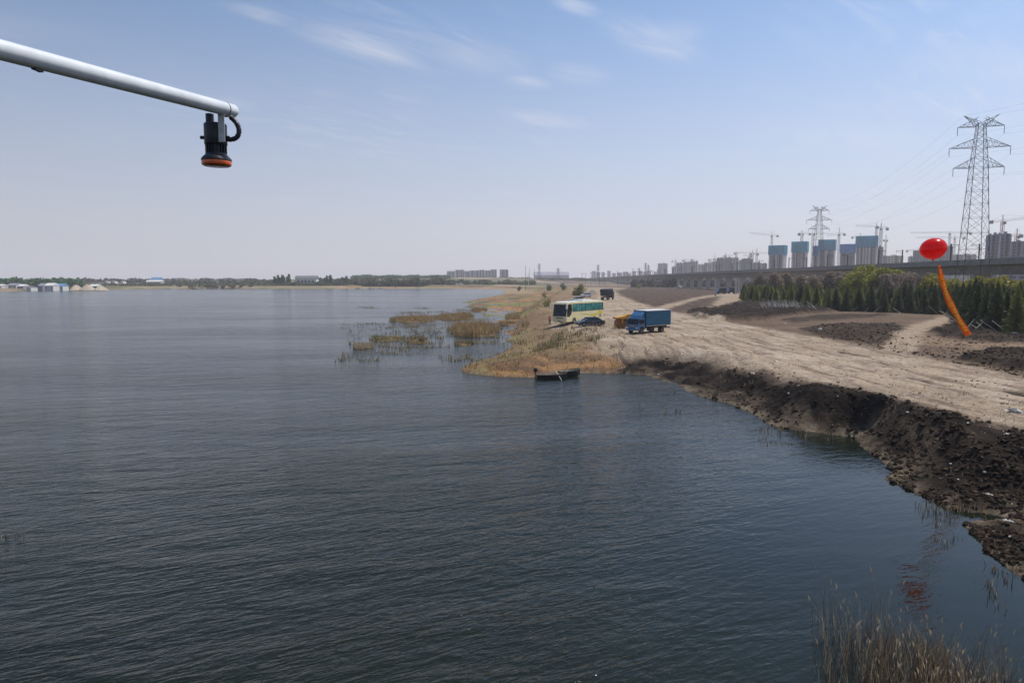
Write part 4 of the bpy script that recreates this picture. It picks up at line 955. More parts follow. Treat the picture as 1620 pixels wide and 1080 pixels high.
belt(1000, 1200, 441, 447, 720, M_fargrey, 'bare scrub at the foot of the viaduct', 9000, 1.8, 40, rag=2)
dk = tree_proto('dark_far_tree', 13, 7, 420, 1.6, M_farwood, 21, 'dark far tree', group='dark trees on the far shore', low=.05)
for i, (px, s, lab) in enumerate(((437, .85, 'leftmost dark tree on the far shore left of the grey roofed house'), (443, 1.0, 'second dark tree left of the grey roofed house'), (450, 1.0, 'third dark tree left of the grey roofed house'), (457, 1.08, 'tallest dark tree just left of the grey roofed house'), (517, .95, 'dark tree right of the grey roofed house'), (524, 1.0, 'last dark tree right of the grey roofed house'), (548, .9, 'dark tree alone before the hazy hill'), (625, .7, 'dark low tree in the middle of the far shore'), (663, .95, 'tall dark tree in the right part of the far shore'))):
    Y = 860; x = (px - 810) / 1080 * Y; place(dk, i == 0, (x, Y, gz(x, Y)), s=s, label=lab)
dp = tree_proto('marsh_edge_tree', 5.5, 6, 260, .9, M_farwood, 22, 'round tree', group='round trees at the far end of the marsh', low=.05)
for i, px in enumerate((716, 738, 752, 765, 776, 790, 801, 822, 868, 890)):
    Y = random.uniform(935, 980) if px < 805 else random.uniform(600, 700); x = (px - 810) / 1080 * Y; place(dp, i == 0, (x, Y, gz(x, Y)), s=random.uniform(.7, 1.25), label='round dark tree dotted along the far end of the marsh')

# far shore buildings
def house(px0, px1, ytop, Y, label, wm_=None, rm=None, name='house', cat='house', group=None, ridge=.35, depth=9, win=3):
    a, b_ = PD(px0, ytop, Y), PD(px1, ytop, Y); w = b_.x - a.x; cx = (a.x + b_.x) / 2; z0 = max(gz(cx, Y), .3); h = max(2.5, a.z - z0); hw = h * (1 - ridge)
    o = empty(name, (cx, Y, z0), 0, label, cat, group)
    MB().box((0, 0, hw / 2 - .2), (w * .94, depth, hw + .4)).build('wall', wm_ or M_hwall, o)
    MB().prism([(-depth / 2 - .5, hw), (depth / 2 + .5, hw), (0, h)], -w / 2, w / 2, Matrix.Rotation(R(90), 4, 'Z')).build('roof', rm or M_hroof, o)
    for k in range(win):
        MB().box((w * (-.32 + .64 * k / max(1, win - 1)), -depth / 2 - .02, hw * .52), (w * .10, .1, hw * .34)).build('window', M_twin, o)
    return o
house(468, 503, 436, 880, 'long pale house with a hipped grey roof above the shore thicket', ridge=.28, depth=12, win=5)
house(75, 89, 447.5, 640, 'white shed with a curved pale roof at the far left shore', rm=M_hwall, name='shed', cat='shed', win=2); house(64.5, 72, 448, 645, 'narrow mauve grey shed left of the white curved one', M_tw3, M_tw3, name='shed', cat='shed', win=1)
house(91, 104, 448.5, 655, 'low white shed with a blue roof at the far left shore', rm=M_blueroof, name='shed', cat='shed', win=3); house(47, 54, 452, 630, 'tiny bright white hut on the left shore embankment', name='shed', cat='shed', win=1)
house(32, 42, 449.5, 640, 'small shed with a pale flat roof at the far left', M_tw3, M_hwall, name='shed', cat='shed', win=2); house(17, 31, 448, 650, 'dark roofed shed at the far left edge of the shore', M_tw1, M_tw3, name='shed', cat='shed', win=2); house(-6, 8, 449.5, 640, 'pale roofed shed cut by the left picture edge', M_tw1, M_hwall, name='shed', cat='shed', win=2)
house(144, 158, 449.5, 700, 'greenhouse like shelter with pale curved roof at the end of the sand heaps', M_tglass, M_hwall, name='shelter', cat='shed', win=0)
house(240, 256, 438.5, 1000, 'blue roofed hall on the skyline beyond the lake', M_hwall, M_blueroof, name='hall', cat='hall', win=4); house(233, 258, 443, 985, 'long white wall building below the blue roofed hall', M_hwall, M_hwall, name='hall', cat='hall', win=5)
first_h = None
for i in range(24):
    px = 262 + i * 5.2 + random.uniform(-1, 1); w = random.uniform(3.2, 6); house(px, px + w, random.uniform(441.2, 443.6), 1060 + (i % 3) * 14, 'small white village house with grey roof beyond the lake', group='white village houses beyond the lake', win=2)
for i, (px, lab) in enumerate(((168, 'small pale house in the grey wood, left one'), (180, 'small pale house in the grey wood, middle one'), (193, 'small pale house in the grey wood, right one'))): house(px, px + 4, 443.5, 1080, lab, win=1)
house(716, 723, 448, 940, 'small white hut at the far end of the bay', name='hut', cat='hut', win=1); house(725, 731, 449.5, 940, 'low white hut right beside another at the far end of the bay', name='hut', cat='hut', win=1)
# embankment and sand heaps on the left shore
a = P(25, 458.5, 1.0); b_ = P(112, 457.5, 1.0)
m = MB(); A_ = Vector((a[0], a[1] - 4, 1.0)); B_ = Vector((b_[0], b_[1] - 4, 1.0)); ang = math.atan2((B_ - A_).y, (B_ - A_).x)
m.box((A_ + B_) / 2 + Vector((0, 0, .1)), ((B_ - A_).length, 3, 2.2), ang); tag(m.build('embankment_wall', M_sand), 'low pale embankment wall along the far left shore', 'wall')
for px0, px1, yt, lab in ((113, 128, 450.5, 'brown grey sand heap right of the blue roofed shed'), (128, 150, 450, 'long pale sand heap at the left shore'), (150, 168, 452, 'lowest sand heap at the end of the left shore'), (0, 12, 453, 'rough brown rubble heap at the left picture edge'), (12, 22, 454, 'small brown rubble heap next to the embankment wall')):
    Y = 650; A_ = PD(px0, yt, Y); B_ = PD(px1, yt, Y); cx = (A_.x + B_.x) / 2; w = (B_.x - A_.x) / 2; z0 = .4; n_ = 28; vs = []; fs = []
    for j in range(9):
        for i in range(n_):
            t_ = j / 8; an = 2 * math.pi * i / n_; rr = 1 - t_; vs.append((cx + w * rr * math.cos(an) * (1 + .15 * math.sin(3 * an + px0)), Y + 9 * rr * math.sin(an), z0 + (A_.z - z0) * (1 - rr ** 1.4) * (1 + .1 * math.sin(5 * an))))
    for j in range(8):
        for i in range(n_): fs.append((j * n_ + i, j * n_ + (i + 1) % n_, (j + 1) * n_ + (i + 1) % n_, (j + 1) * n_ + i))
    mb_ = MB(); mb_.add(vs, fs); tag(mb_.build('sand_heap', M_sand if px0 > 100 else M_clod2, smooth=True), lab, 'heap')
# little moored boats and net stakes on the far shore
def small_boat(px, py, l, label, m=None, rz=0.0):
    x, y = P(px, py, 0); o = empty('moored_boat', (x, y, 0), rz, label, 'boat'); prof = [(-l / 2, .75), (-l / 2 + .2, -.15), (l / 2 - .9, -.15), (l / 2, .95), (l / 2 - .2, .95), (0, .62)]
    MB().prism(prof, -.8, .8).build('hull', m or M_hwall, o, bevel=.05); MB().box((-.1 * l, 0, 1.0), (l * .25, 1.1, .9)).build('cabin', M_hwall, o); MB().box((-.1 * l, 0, 1.5), (l * .3, 1.3, .12)).build('cabin_roof', M_blueroof, o)
small_boat(587, 457.3, 8, 'small white boat moored on the far shore below the hill'); small_boat(603, 457.2, 6, 'smaller low white boat right of another on the far shore'); small_boat(308, 457.6, 7, 'dark small boat moored off the far left shore', M_hull); small_boat(264, 457.8, 6, 'white small boat off the far left shore'); small_boat(566, 457.2, 6, 'pinkish pale boat at the right end of the willow thicket', M_stone)
first = None
for i in range(26):
    px = 596 + i * 4.3 + random.uniform(-1.4, 1.4); x, y = P(px, 458.2, 0); hh = random.uniform(1.6, 3.4)
    if first is None: first = MB().tube((0, 0, -1.2), (0, 0, 3), .11, .08, 6).build('net_stake', M_palewood); o = first
    else: o = first.copy(); COL.objects.link(o)
    o.location = (x, y, 0); o.scale = (1, 1, hh / 3); o.rotation_euler = (random.uniform(-.1, .1), random.uniform(-.1, .1), 0); tag(o, 'thin net stake standing in the water off the far shore', 'stake', 'net stakes off the far shore')

# ================================================================== grasses and reeds (nobody could count them)
def blades(pts, h, w, lean, m, name, label, seg=2, mi=None, plume=0.0, rough=2.5):
    n = len(pts); pts = np.asarray(pts, float); rg = RNG
    hh = h * (.5 + .75 * rg.random(n)) * (.45 + 1.1 * fbm(pts[:, 0], pts[:, 1], rough, 2, 400)); a = rg.random(n) * 6.283; ln = lean * hh * (.2 + rg.random(n)) ; b = rg.random(n) * 6.283
    ww = w * (.6 + .8 * rg.random(n))
    dx_ = np.stack([np.cos(a), np.sin(a), np.zeros(n)], 1); ld = np.stack([np.cos(b), np.sin(b), np.zeros(n)], 1)
    up = np.array([0, 0, 1.0])
    p0 = pts; p1_ = pts + up * (hh * .55)[:, None] + ld * (ln * .3)[:, None]; p2_ = pts + up * (hh * .97)[:, None] + ld * ln[:, None]
    V_ = np.stack([p0 - dx_ * ww[:, None] / 2, p0 + dx_ * ww[:, None] / 2, p1_ - dx_ * ww[:, None] * .42, p1_ + dx_ * ww[:, None] * .42, p2_], 1).reshape(-1, 3)
    q = np.arange(n)[:, None] * 5; F_ = np.concatenate([q + np.array([[0, 1, 3]]), q + np.array([[0, 3, 2]]), q + np.array([[2, 3, 4]])], 0)
    ms = m if isinstance(m, (list, tuple)) else [m]; mi_ = None
    if len(ms) > 1:
        ch = rg.integers(0, len(ms), n); mi_ = np.concatenate([ch, ch, ch])
    if plume > 0:
        k = rg.random(n) < plume; c = p2_[k]; m_ = len(c); base = len(V_); s = hh[k] * .085
        dv = rg.normal(size=(m_, 3)) * np.array([1, 1, .3]); dv /= np.linalg.norm(dv, axis=1)[:, None]
        PV = np.stack([c - up * (s * .9)[:, None], c + dv * (s * .15)[:, None], c + up * (s * .8)[:, None] + ld[k] * (s * .5)[:, None], c - dv * (s * .15)[:, None]], 1).reshape(-1, 3)
        pq = base + np.arange(m_)[:, None] * 4; V_ = np.concatenate([V_, PV]); F_ = np.concatenate([F_, pq + np.array([[0, 1, 2]]), pq + np.array([[0, 2, 3]])])
        if mi_ is not None: mi_ = np.concatenate([mi_, np.ones(2 * m_, int)])
    o = npmesh(name, V_, F_, ms, mi=mi_); return tag(o, label, 'reeds' if 'reed' in name else 'grass', kind='stuff')
def scatter(px0, px1, py0, py1, n, z=0.0, clump=0.0, dens=None):
    out = []
    while len(out) < n:
        x, y = P(random.uniform(px0, px1), random.uniform(py0, py1), z)
        if dens and not dens(x, y): continue
        out.append((x, y))
        if clump:
            for _ in range(random.randint(2, 9)): out.append((x + random.gauss(0, clump), y + random.gauss(0, clump)))
    return np.array(out)
def on_ground(q, zmin=-9): 
    z = land(q[:, 0], q[:, 1], False); k = z > zmin; return np.column_stack([q[k], np.maximum(z[k], -.05)])
isl_lab = ['low orange reed islet, long and leftmost', 'orange reed islet in the upper middle of the marsh', 'largest golden reed islet', 'flat green brown reed islet nearest the open water', 'small green brown reed islet beside the flat one', 'small pale reed patch alone in the open water',
           'far small tan reed islet', 'tan reed islet against the marsh bank', 'small reed islet beside the marsh bank', 'sparse dark reed patch below the largest islet']
for k, (cx, cy, a, b) in enumerate(islets):
    n = int(min(3800, 60 * a * b + 500)); r_ = np.sqrt(RNG.random(n)) * 1.06; an = RNG.random(n) * 6.283
    q = np.column_stack([cx + a * r_ * np.cos(an), cy + b * r_ * np.sin(an)]); keep_ = fbm(q[:, 0], q[:, 1], 2.4, 3, 200 + k) > (.36 if k not in (3, 4, 9) else .50) + .22 * np.maximum(0, r_ - .55); q = q[keep_]
    tall = (.9, .9, 1.5, .55, .6, .75, .8, .9, .8, .6)[k]
    blades(np.column_stack([q, np.full(len(q), -.02)]), tall, .07, .22, [M_reed1, M_reed2, M_reed1, M_reed3] if k in (0, 1, 2, 6, 7, 8) else ([M_reed2, M_reed2] if k == 5 else [M_reed3, M_reed4, M_reed2]), 'reed_bed', isl_lab[k])
q = on_ground(scatter(640, 900, 462, 548, 9000, .1, .5, lambda x, y: random.random() < .75), .02); q = q[(sdist(marsh_poly, q[:, 0], q[:, 1]) > -3) & (fbm(q[:, 0], q[:, 1], 9, 3, 300) > .43)]
blades(q, .62, .085, .3, [M_reed1, M_reed3, M_reed2, M_reed4], 'marsh_reeds', 'dry orange and tan reeds covering the marsh left of the coach')
q = scatter(540, 800, 512, 572, 1500, 0, .5, lambda x, y: fbm(np.array([x]), np.array([y]), 6, 3, 310)[0] > .53); q = np.column_stack([q, np.zeros(len(q))])
blades(q, .30, .07, .3, [M_reed1, M_reed4, M_reed2], 'water_reeds', 'sparse dark reed stubble rising from the shallow water off the point')
tq = []
for _ in range(46):
    cx, cy = P(random.uniform(560, 805), random.uniform(486, 550), 0); a_ = random.uniform(.5, 2.6) * cy / 130
    for _ in range(int(45 * a_)): r_ = a_ * math.sqrt(random.random()); t_ = random.uniform(0, 6.28); tq.append((cx + r_ * 1.5 * math.cos(t_), cy + r_ * .8 * math.sin(t_), -.02))
blades(np.array(tq), .42, .07, .35, [M_reed1, M_reed4, M_reed1, M_reed2], 'reed_tufts', 'ragged small reed tufts dotted over the shallows between the islets')
q = scatter(590, 700, 522, 545, 500, 0, .7); q = np.column_stack([q, np.zeros(len(q))]); blades(q, .35, .08, .3, [M_reed3, M_reed4, M_reed2], 'drift_reeds', 'flattened green brown reed litter afloat near the flat islet')
q = on_ground(scatter(725, 985, 520, 596, 5200, 1.0, .25), .05); blades(q, .34, .045, .4, [M_reed3, M_reed3, M_reed4, M_reed1], 'bank_grass', 'tufts of dry grass on the orange clay point')
q = on_ground(scatter(850, 950, 518, 545, 1500, 2.3, .35), .3); q = q[fbm(q[:, 0], q[:, 1], 4, 3, 320) > .45]; blades(q, .75, .06, .35, [M_reed3, M_reed4, M_reed2], 'brush', 'grey green brush on the bank edge in front of the coach')
q = on_ground(scatter(985, 1620, 560, 830, 2600, 1.2, .2, lambda x, y: True), .03); dd_ = sdist(shore, q[:, 0], q[:, 1]); q = q[dd_ < 10]
blades(q, .32, .018, .5, [M_reed3, M_reed2, M_bark], 'bank_weeds', 'withered stalks on the black soil bank')
q = on_ground(scatter(1060, 1620, 495, 590, 900, 2.3, .3), .5); q = q[sdist(road_poly, q[:, 0], q[:, 1]) < -1]; blades(q, .3, .04, .5, [M_reed2, M_reed3, M_reed4], 'field_weeds', 'withered weeds scattered on the dark mounds')
# the reed stand in the near water at the lower right
def reedstand(px0, px1, py0, py1, n, h, label, w=.009, wcl=.20, lean=.38, plume=.10):
    cl = [P(random.uniform(px0, px1), random.uniform(py0, py1), 0) for _ in range(n // 14)]
    q = np.array([(c[0] + random.gauss(0, wcl), c[1] + random.gauss(0, wcl)) for c in cl for _ in range(random.randint(4, 24))])
    return blades(np.column_stack([q, np.full(len(q), -.05)]), h, w, lean, [M_reed3, M_reed2, M_reed3, M_reedg, M_bark], 'reed_stand', label, plume=plume)
reedstand(1312, 1400, 985, 1120, 560, 1.45, 'tall brown reeds in the near water, left part of the stand', .010); reedstand(1385, 1480, 1020, 1150, 950, 1.15, 'brown reeds in the near water, middle of the stand', .010)
reedstand(1475, 1595, 1060, 1170, 1150, 1.15, 'bent tangled brown reeds in the near water, right part of the stand', .010, .2, .55, .1); reedstand(1290, 1330, 1010, 1100, 40, 1.0, 'few lone reed stalks left of the stand', .010, .2, .25, .4)
reedstand(1440, 1560, 1075, 1110, 260, .45, 'low mat of broken reeds in the middle of the stand', .014, .25, .9, 0)
for lab, px0, px1, py0, py1, n, h in (('thin bare twigs in the water by the black bank', 1455, 1545, 790, 815, 150, .42), ('short dark sprigs in the sheltered water', 1470, 1530, 815, 870, 50, .25), ('dark sprigs beside the soil spit', 1560, 1610, 885, 960, 70, .35), ('dark sprigs in the water off the middle of the bank', 1000, 1075, 608, 655, 60, .4),
      ('line of dark stubble in the water near the bank', 1205, 1255, 699, 704, 70, .18), ('thin stalks at the foot of the black bank', 1200, 1320, 675, 700, 160, .35), ('few dark sprigs in the water at the left picture edge', 0, 40, 838, 850, 14, .15)):
    q = scatter(px0, px1, py0, py1, n, 0, .12); blades(np.column_stack([q, np.full(len(q), -.02)]), h, .022, .4, [M_reed3, M_bark, M_reed2], 'water_twigs', lab)

# ================================================================== clods, rubble and stones
def rocks(q, smin, smax, m, name, label, cat='soil clods', kind='stuff', power=3.0, sink=.12):
    base = np.array([(1, 0, 0), (-1, 0, 0), (0, 1, 0), (0, -1, 0), (0, 0, 1), (0, 0, -1), (.6, .6, .6), (-.6, .6, .6), (.6, -.6, .6), (-.6, -.6, .6), (.6, .6, -.6), (-.6, .6, -.6), (.6, -.6, -.6), (-.6, -.6, -.6)])
    fc = []
    for sx, a in ((1, 0), (-1, 1)):
        for sy, b in ((1, 2), (-1, 3)):
            for sz, c in ((1, 4), (-1, 5)):
                k = 6 + (0 if sx > 0 else 1) + (0 if sy > 0 else 2) + (0 if sz > 0 else 4)
                t3 = [(a, b, k), (b, c, k), (c, a, k)]
                if sx * sy * sz < 0: t3 = [(y_, x_, z_) for x_, y_, z_ in t3]
                fc += t3
    n = len(q); s = smin + (smax - smin) * RNG.random(n) ** power
    V_ = base[None] * (1 + .28 * RNG.normal(size=(n, 14, 1))) * s[:, None, None] * (np.array([1, 1, .65]) * (.75 + .5 * RNG.random((n, 1, 3))))
    an = RNG.random(n) * 6.283; c_, s_ = np.cos(an)[:, None], np.sin(an)[:, None]; X_ = V_[..., 0] * c_ - V_[..., 1] * s_; Y_ = V_[..., 0] * s_ + V_[..., 1] * c_
    V_ = np.stack([X_, Y_, V_[..., 2]], -1) + np.column_stack([q[:, :2], q[:, 2] + s * sink])[:, None, :]
    F_ = (np.arange(n)[:, None, None] * 14 + np.array(fc)[None]).reshape(-1, 3)
    o = npmesh(name, V_.reshape(-1, 3), F_, m); return tag(o, label, cat, kind=kind)
q = scatter(975, 1700, 545, 900, 34000, 1.2); dd_ = sdist(shore, q[:, 0], q[:, 1]); rd = sdist(road_poly, q[:, 0], q[:, 1]); q = q[(dd_ > -.2) & (rd < -.1) & (fbm(q[:, 0], q[:, 1], 2.5, 3, 330) > .42)]
rocks(on_ground(q, -.1), .02, .17, M_clod, 'soil_clods', 'lumps of black soil tipped down the bank')
q = scatter(985, 1700, 555, 900, 4500, 1.0); dd_ = sdist(shore, q[:, 0], q[:, 1]); rd = sdist(road_poly, q[:, 0], q[:, 1]); q = q[(dd_ > -.2) & (rd < .5)]
rocks(on_ground(q, -.1), .02, .13, M_clod2, 'brown_clods', 'brown clods mixed into the black bank')
q = scatter(985, 1700, 560, 900, 700, 1.0); dd_ = sdist(shore, q[:, 0], q[:, 1]); q = q[(dd_ > -.1) & (dd_ < 9)]
rocks(on_ground(q, -.1), .02, .11, M_stone, 'rubble', 'pale bits of stone and litter on the black bank', 'rubble')
for nm in ('mound_a', 'mound_d', 'mound_e', 'mound_c'):
    pl = np.array(plots[nm]); lo, hi = pl.min(0), pl.max(0); q = np.column_stack([RNG.uniform(lo[0], hi[0], 2200), RNG.uniform(lo[1], hi[1], 2200)]); q = q[(sdist(plots[nm], q[:, 0], q[:, 1]) > .25) & (q[:, 0] / q[:, 1] < .8)]
    rocks(on_ground(q, 0), .04, .17, M_clod, 'mound_clods', {'mound_a': 'black clods on the long dark mound behind the road', 'mound_c': 'dark clods on the flat patch beside the road', 'mound_d': 'black clods on the mound under the orange banner', 'mound_e': 'black clods on the mound at the right picture edge'}[nm])
q = scatter(1000, 1640, 500, 660, 1500, 2.3); q = q[sdist(road_poly, q[:, 0], q[:, 1]) > -3]; rocks(on_ground(q, 1), .02, .11, M_clod2, 'road_gravel', 'loose lumps of dried mud scattered on the pale road', 'gravel')
for px, py, s, lab in ((1608, 652, .34, 'white boulder on the road verge at the right picture edge'), (1297, 523, .36, 'pale stone on the dark patch beside the road'), (1606, 524, .5, 'pale stone on the black mound at right'), (1243, 512, .3, 'pale stone at the foot of the long dark mound'), (1228, 572, .22, 'pale stone on the lip of the black bank'), (1192, 580, .24, 'white stone halfway down the black bank')):
    p = G(px, py); o = rocks(np.array([(0, 0, 0.0)]), s, s + .01, M_stone, 'boulder', lab, 'stone', 'thing'); o.location = p; del o['kind']
# ================================================================== vehicles (forward is +X)
MX = Matrix.Rotation(R(90), 4, 'X')
def wheel(root, x, y, r, w, rim=None, name='wheel'):
    s = 1 if y > 0 else -1
    M = Matrix.Translation((x, y, r)) @ MX
    t = MB().lathe([(r * .55, -w / 2), (r * .93, -w / 2), (r, -w * .36), (r, w * .36), (r * .93, w / 2), (r * .55, w / 2), (r * .55, -w / 2)], M=M, n=28).build(name, M_tyre, root, smooth=True)
    q = MB().lathe([(0.001, -s * w * .22), (r * .18, -s * w * .30), (r * .3, -s * w * .22), (r * .50, -s * w * .18), (r * .57, -s * w * .48), (r * .57, s * w * .3), (0.001, s * w * .3)], M=M, n=24)
    for k in range(6):
        a = k * math.pi / 3; q.tube(M @ Vector((r * .4 * math.cos(a), r * .4 * math.sin(a), -s * w * .18)), M @ Vector((r * .4 * math.cos(a), r * .4 * math.sin(a), -s * w * .26)), r * .05, n=6)
    q.build('rim', rim or M_rim, t, smooth=True); return t
def arch(cx, r, z0, n=10):
    """points of a wheel arch going from front to back (x falling)"""
    return [(cx + r * math.cos(math.pi * k / n), z0 + max(0, r * math.sin(math.pi * k / n))) for k in range(n + 1)]
def seat(root, loc, heading, s=1.0):
    root.location = loc; root.rotation_euler = (0, 0, math.atan2(heading[1], heading[0])); root.scale = (s, s, s)
def glasshouse(root, prof, w0, w1, zb, zt, glass, roofm, pillars, roof_th=.04, name='window_glass'):
    """tapered cabin; prof is the side outline (x,z)"""
    def Yz(z): return w0 + (w1 - w0) * (z - zb) / (zt - zb)
    n = len(prof); m = MB(); vs = [(x, -Yz(z), z) for x, z in prof] + [(x, Yz(z), z) for x, z in prof]
    m.add(vs, [tuple(range(n)), tuple(range(2 * n - 1, n - 1, -1))] + [(i, n + i, n + (i + 1) % n, (i + 1) % n) for i in range(n)]); m.build(name, glass, root)
    p = MB()
    for (xa, za), (xb, zb_) in pillars:
        for s in (-1, 1): p.tube((xa, s * (Yz(za) + .004), za), (xb, s * (Yz(zb_) + .004), zb_), .04, n=6)
    p.build('pillar', roofm, root)
    top = [q for q in prof if q[1] > zt - .07]; xs = [q[0] for q in top]
    MB().box(((min(xs) + max(xs)) / 2, 0, zt + roof_th / 2 - .01), (max(xs) - min(xs) + .16, 2 * w1 + .06, roof_th)).build('roof_panel', roofm, root, bevel=.015)

# ---- coach
def coach():
    r = empty('tourist_coach', (0, 0, 0), 0, 'cream and yellow tourist coach with teal windows parked at the end of the road', 'coach')
    zb, zt = .34, 3.42
    prof = [(6.0, .42), (6.02, 1.1), (5.98, 1.45), (5.62, 3.0), (5.40, 3.30), (5.0, zt), (-5.7, zt), (-5.95, 3.25), (-6.0, 2.6), (-6.0, .45), (-5.9, zb)]
    bot = [( -4.25 + 0, 0)]
    bottom = list(reversed([(x, z) for x, z in arch(3.55, .62, zb)])) ; bottom2 = list(reversed(arch(-2.95, .62, zb)))
    prof = prof[:] + bottom2 + bottom + [(5.9, zb)]
    MB().prism(prof, -1.25, 1.25).build('body', M_cream, r, bevel=.05)
    MB().prism([(5.35, 3.34), (4.9, 3.47), (-5.6, 3.47), (-5.9, 3.34)], -1.17, 1.17).build('roof', M_roof, r, bevel=.04)
    MB().box((-1.2, 0, 3.58), (3.0, 1.7, .22)).build('air_conditioner', M_roof, r, bevel=.05); MB().box((2.6, 0, 3.52), (.8, .8, .1)).build('roof_hatch', M_roof, r, bevel=.02)
    for s in (1, -1):
        for k in range(7):
            x1 = 4.15 - k * 1.42; x0 = x1 - 1.38; MB().box(((x0 + x1) / 2, s * 1.256, 2.50), (1.33, .02, 1.12)).build('side_window', M_tglass, r)
        MB().box((-.85, s * 1.251, 2.50), (10.1, .02, 1.22)).build('window_surround', M_glass, r)
        MB().prism([(5.80, 2.1), (5.50, 3.08), (4.45, 3.08), (4.30, 2.2), (4.55, 1.5), (5.1, 1.12), (5.85, 1.2)], s * 1.25 - .012 + (.012 if s > 0 else 0), s * 1.25 + .012 + (0 if s > 0 else -.0)).build('front_quarter_window', M_glass, r)
        m = MB(); m.box((-5.83, s * 1.254, 2.5), (.22, .02, 1.1)); m.build('rear_pillar', M_glass, r)
        m = MB()
        for k in range(5): m.box((1.9 - k * .95, s * 1.262, .78), (.9, .02, .5))
        m.build('luggage_flap', M_cream, r)
        # wavy yellow print along the tail
        for (x0, x1, z0, z1) in ((-5.7, -3.9, 1.0, 1.9), (-4.2, -1.2, .95, 1.45), (-1.5, 1.4, 1.2, 1.38)):
            v_ = []; nn = 14
            for i in range(nn + 1):
                t_ = i / nn; x = x0 + (x1 - x0) * t_; c_ = (z0 + z1) / 2 + .10 * math.sin(t_ * 5 + x0); hh = (z1 - z0) / 2 * math.sin(math.pi * min(1, t_ * .9 + .08)); v_ += [(x, s * 1.268, c_ - hh), (x, s * 1.268, c_ + hh)]
            MB().add(v_, [(2 * i, 2 * i + 2, 2 * i + 3, 2 * i + 1) for i in range(nn)]).build('yellow_swoosh', M_yel, r)
        MB().box((-5.0, s * 1.266, .98), (.75, .02, .5)).build('vent_grille', M_dust, r)
        m = MB(); m.path([(5.5, s * 1.15, 3.2), (6.15, s * 1.42, 3.15), (6.38, s * 1.5, 2.85)], .045, 8); m.box((6.38, s * 1.5, 2.62), (.16, .26, .52)); m.build('mirror', M_white if s > 0 else M_white, r, bevel=0)
        MB().box((6.0, s * .98, .82), (.08, .42, .26)).build('headlight', M_lamp, r, bevel=.02); MB().box((-6.01, s * 1.05, 1.0), (.05, .24, .5)).build('tail_light', M_redlamp, r)
    v = [(6.005, -1.2, 1.22), (6.005, 1.2, 1.22), (5.60, 1.2, 3.06), (5.60, -1.2, 3.06)]
    MB().add([(x + .03, y, z) for x, y, z in v] + [(x - .05, y, z) for x, y, z in v], [(0, 1, 2, 3), (4, 7, 6, 5), (0, 4, 5, 1), (1, 5, 6, 2), (2, 6, 7, 3), (3, 7, 4, 0)]).build('windscreen', M_glass, r)
    m = MB()
    for s in (-1, 1): m.tube((6.05, s * .55, 1.46), (5.9, s * .12, 2.15), .018, n=5)
    m.build('wiper', M_black, r); MB().box((6.02, 0, .50), (.12, 2.4, .28)).build('front_bumper', M_cream, r, bevel=.03); MB().box((6.09, 0, .52), (.02, .44, .14)).build('number_plate', M_blueroof, r)
    MB().box((6.035, 0, .95), (.03, 1.3, .12)).build('front_grille', M_dark, r)
    MB().box((-6.35, .25, 1.9), (.9, 1.7, .06), M=Matrix.Rotation(R(12), 4, 'Y')).build('open_engine_hatch', M_dark, r); MB().box((-6.01, .1, 1.25), (.06, 1.9, 1.1)).build('engine_bay', M_dark, r); MB().box((-6.01, 0, 2.6), (.05, 1.9, .8)).build('rear_window', M_glass, r)
    for x in (3.55, -2.95):
        for s in (1, -1): wheel(r, x, s * 1.08, .5, .3, M_rim)
    MB().box((0, 0, .42), (11, 2.0, .3)).build('chassis', M_dark, r); return r
c_ = coach(); h = Vector((-.58, -.815)).normalized(); fl = G(906.5, 512.5)      # front left wheel foot
side = Vector((-h.y, h.x)); S_ = 1.13
o_ = Vector((fl.x, fl.y)) - h * (3.9 * S_) - side * (1.2 * S_); seat(c_, (o_.x, o_.y, 2.30), h, S_)

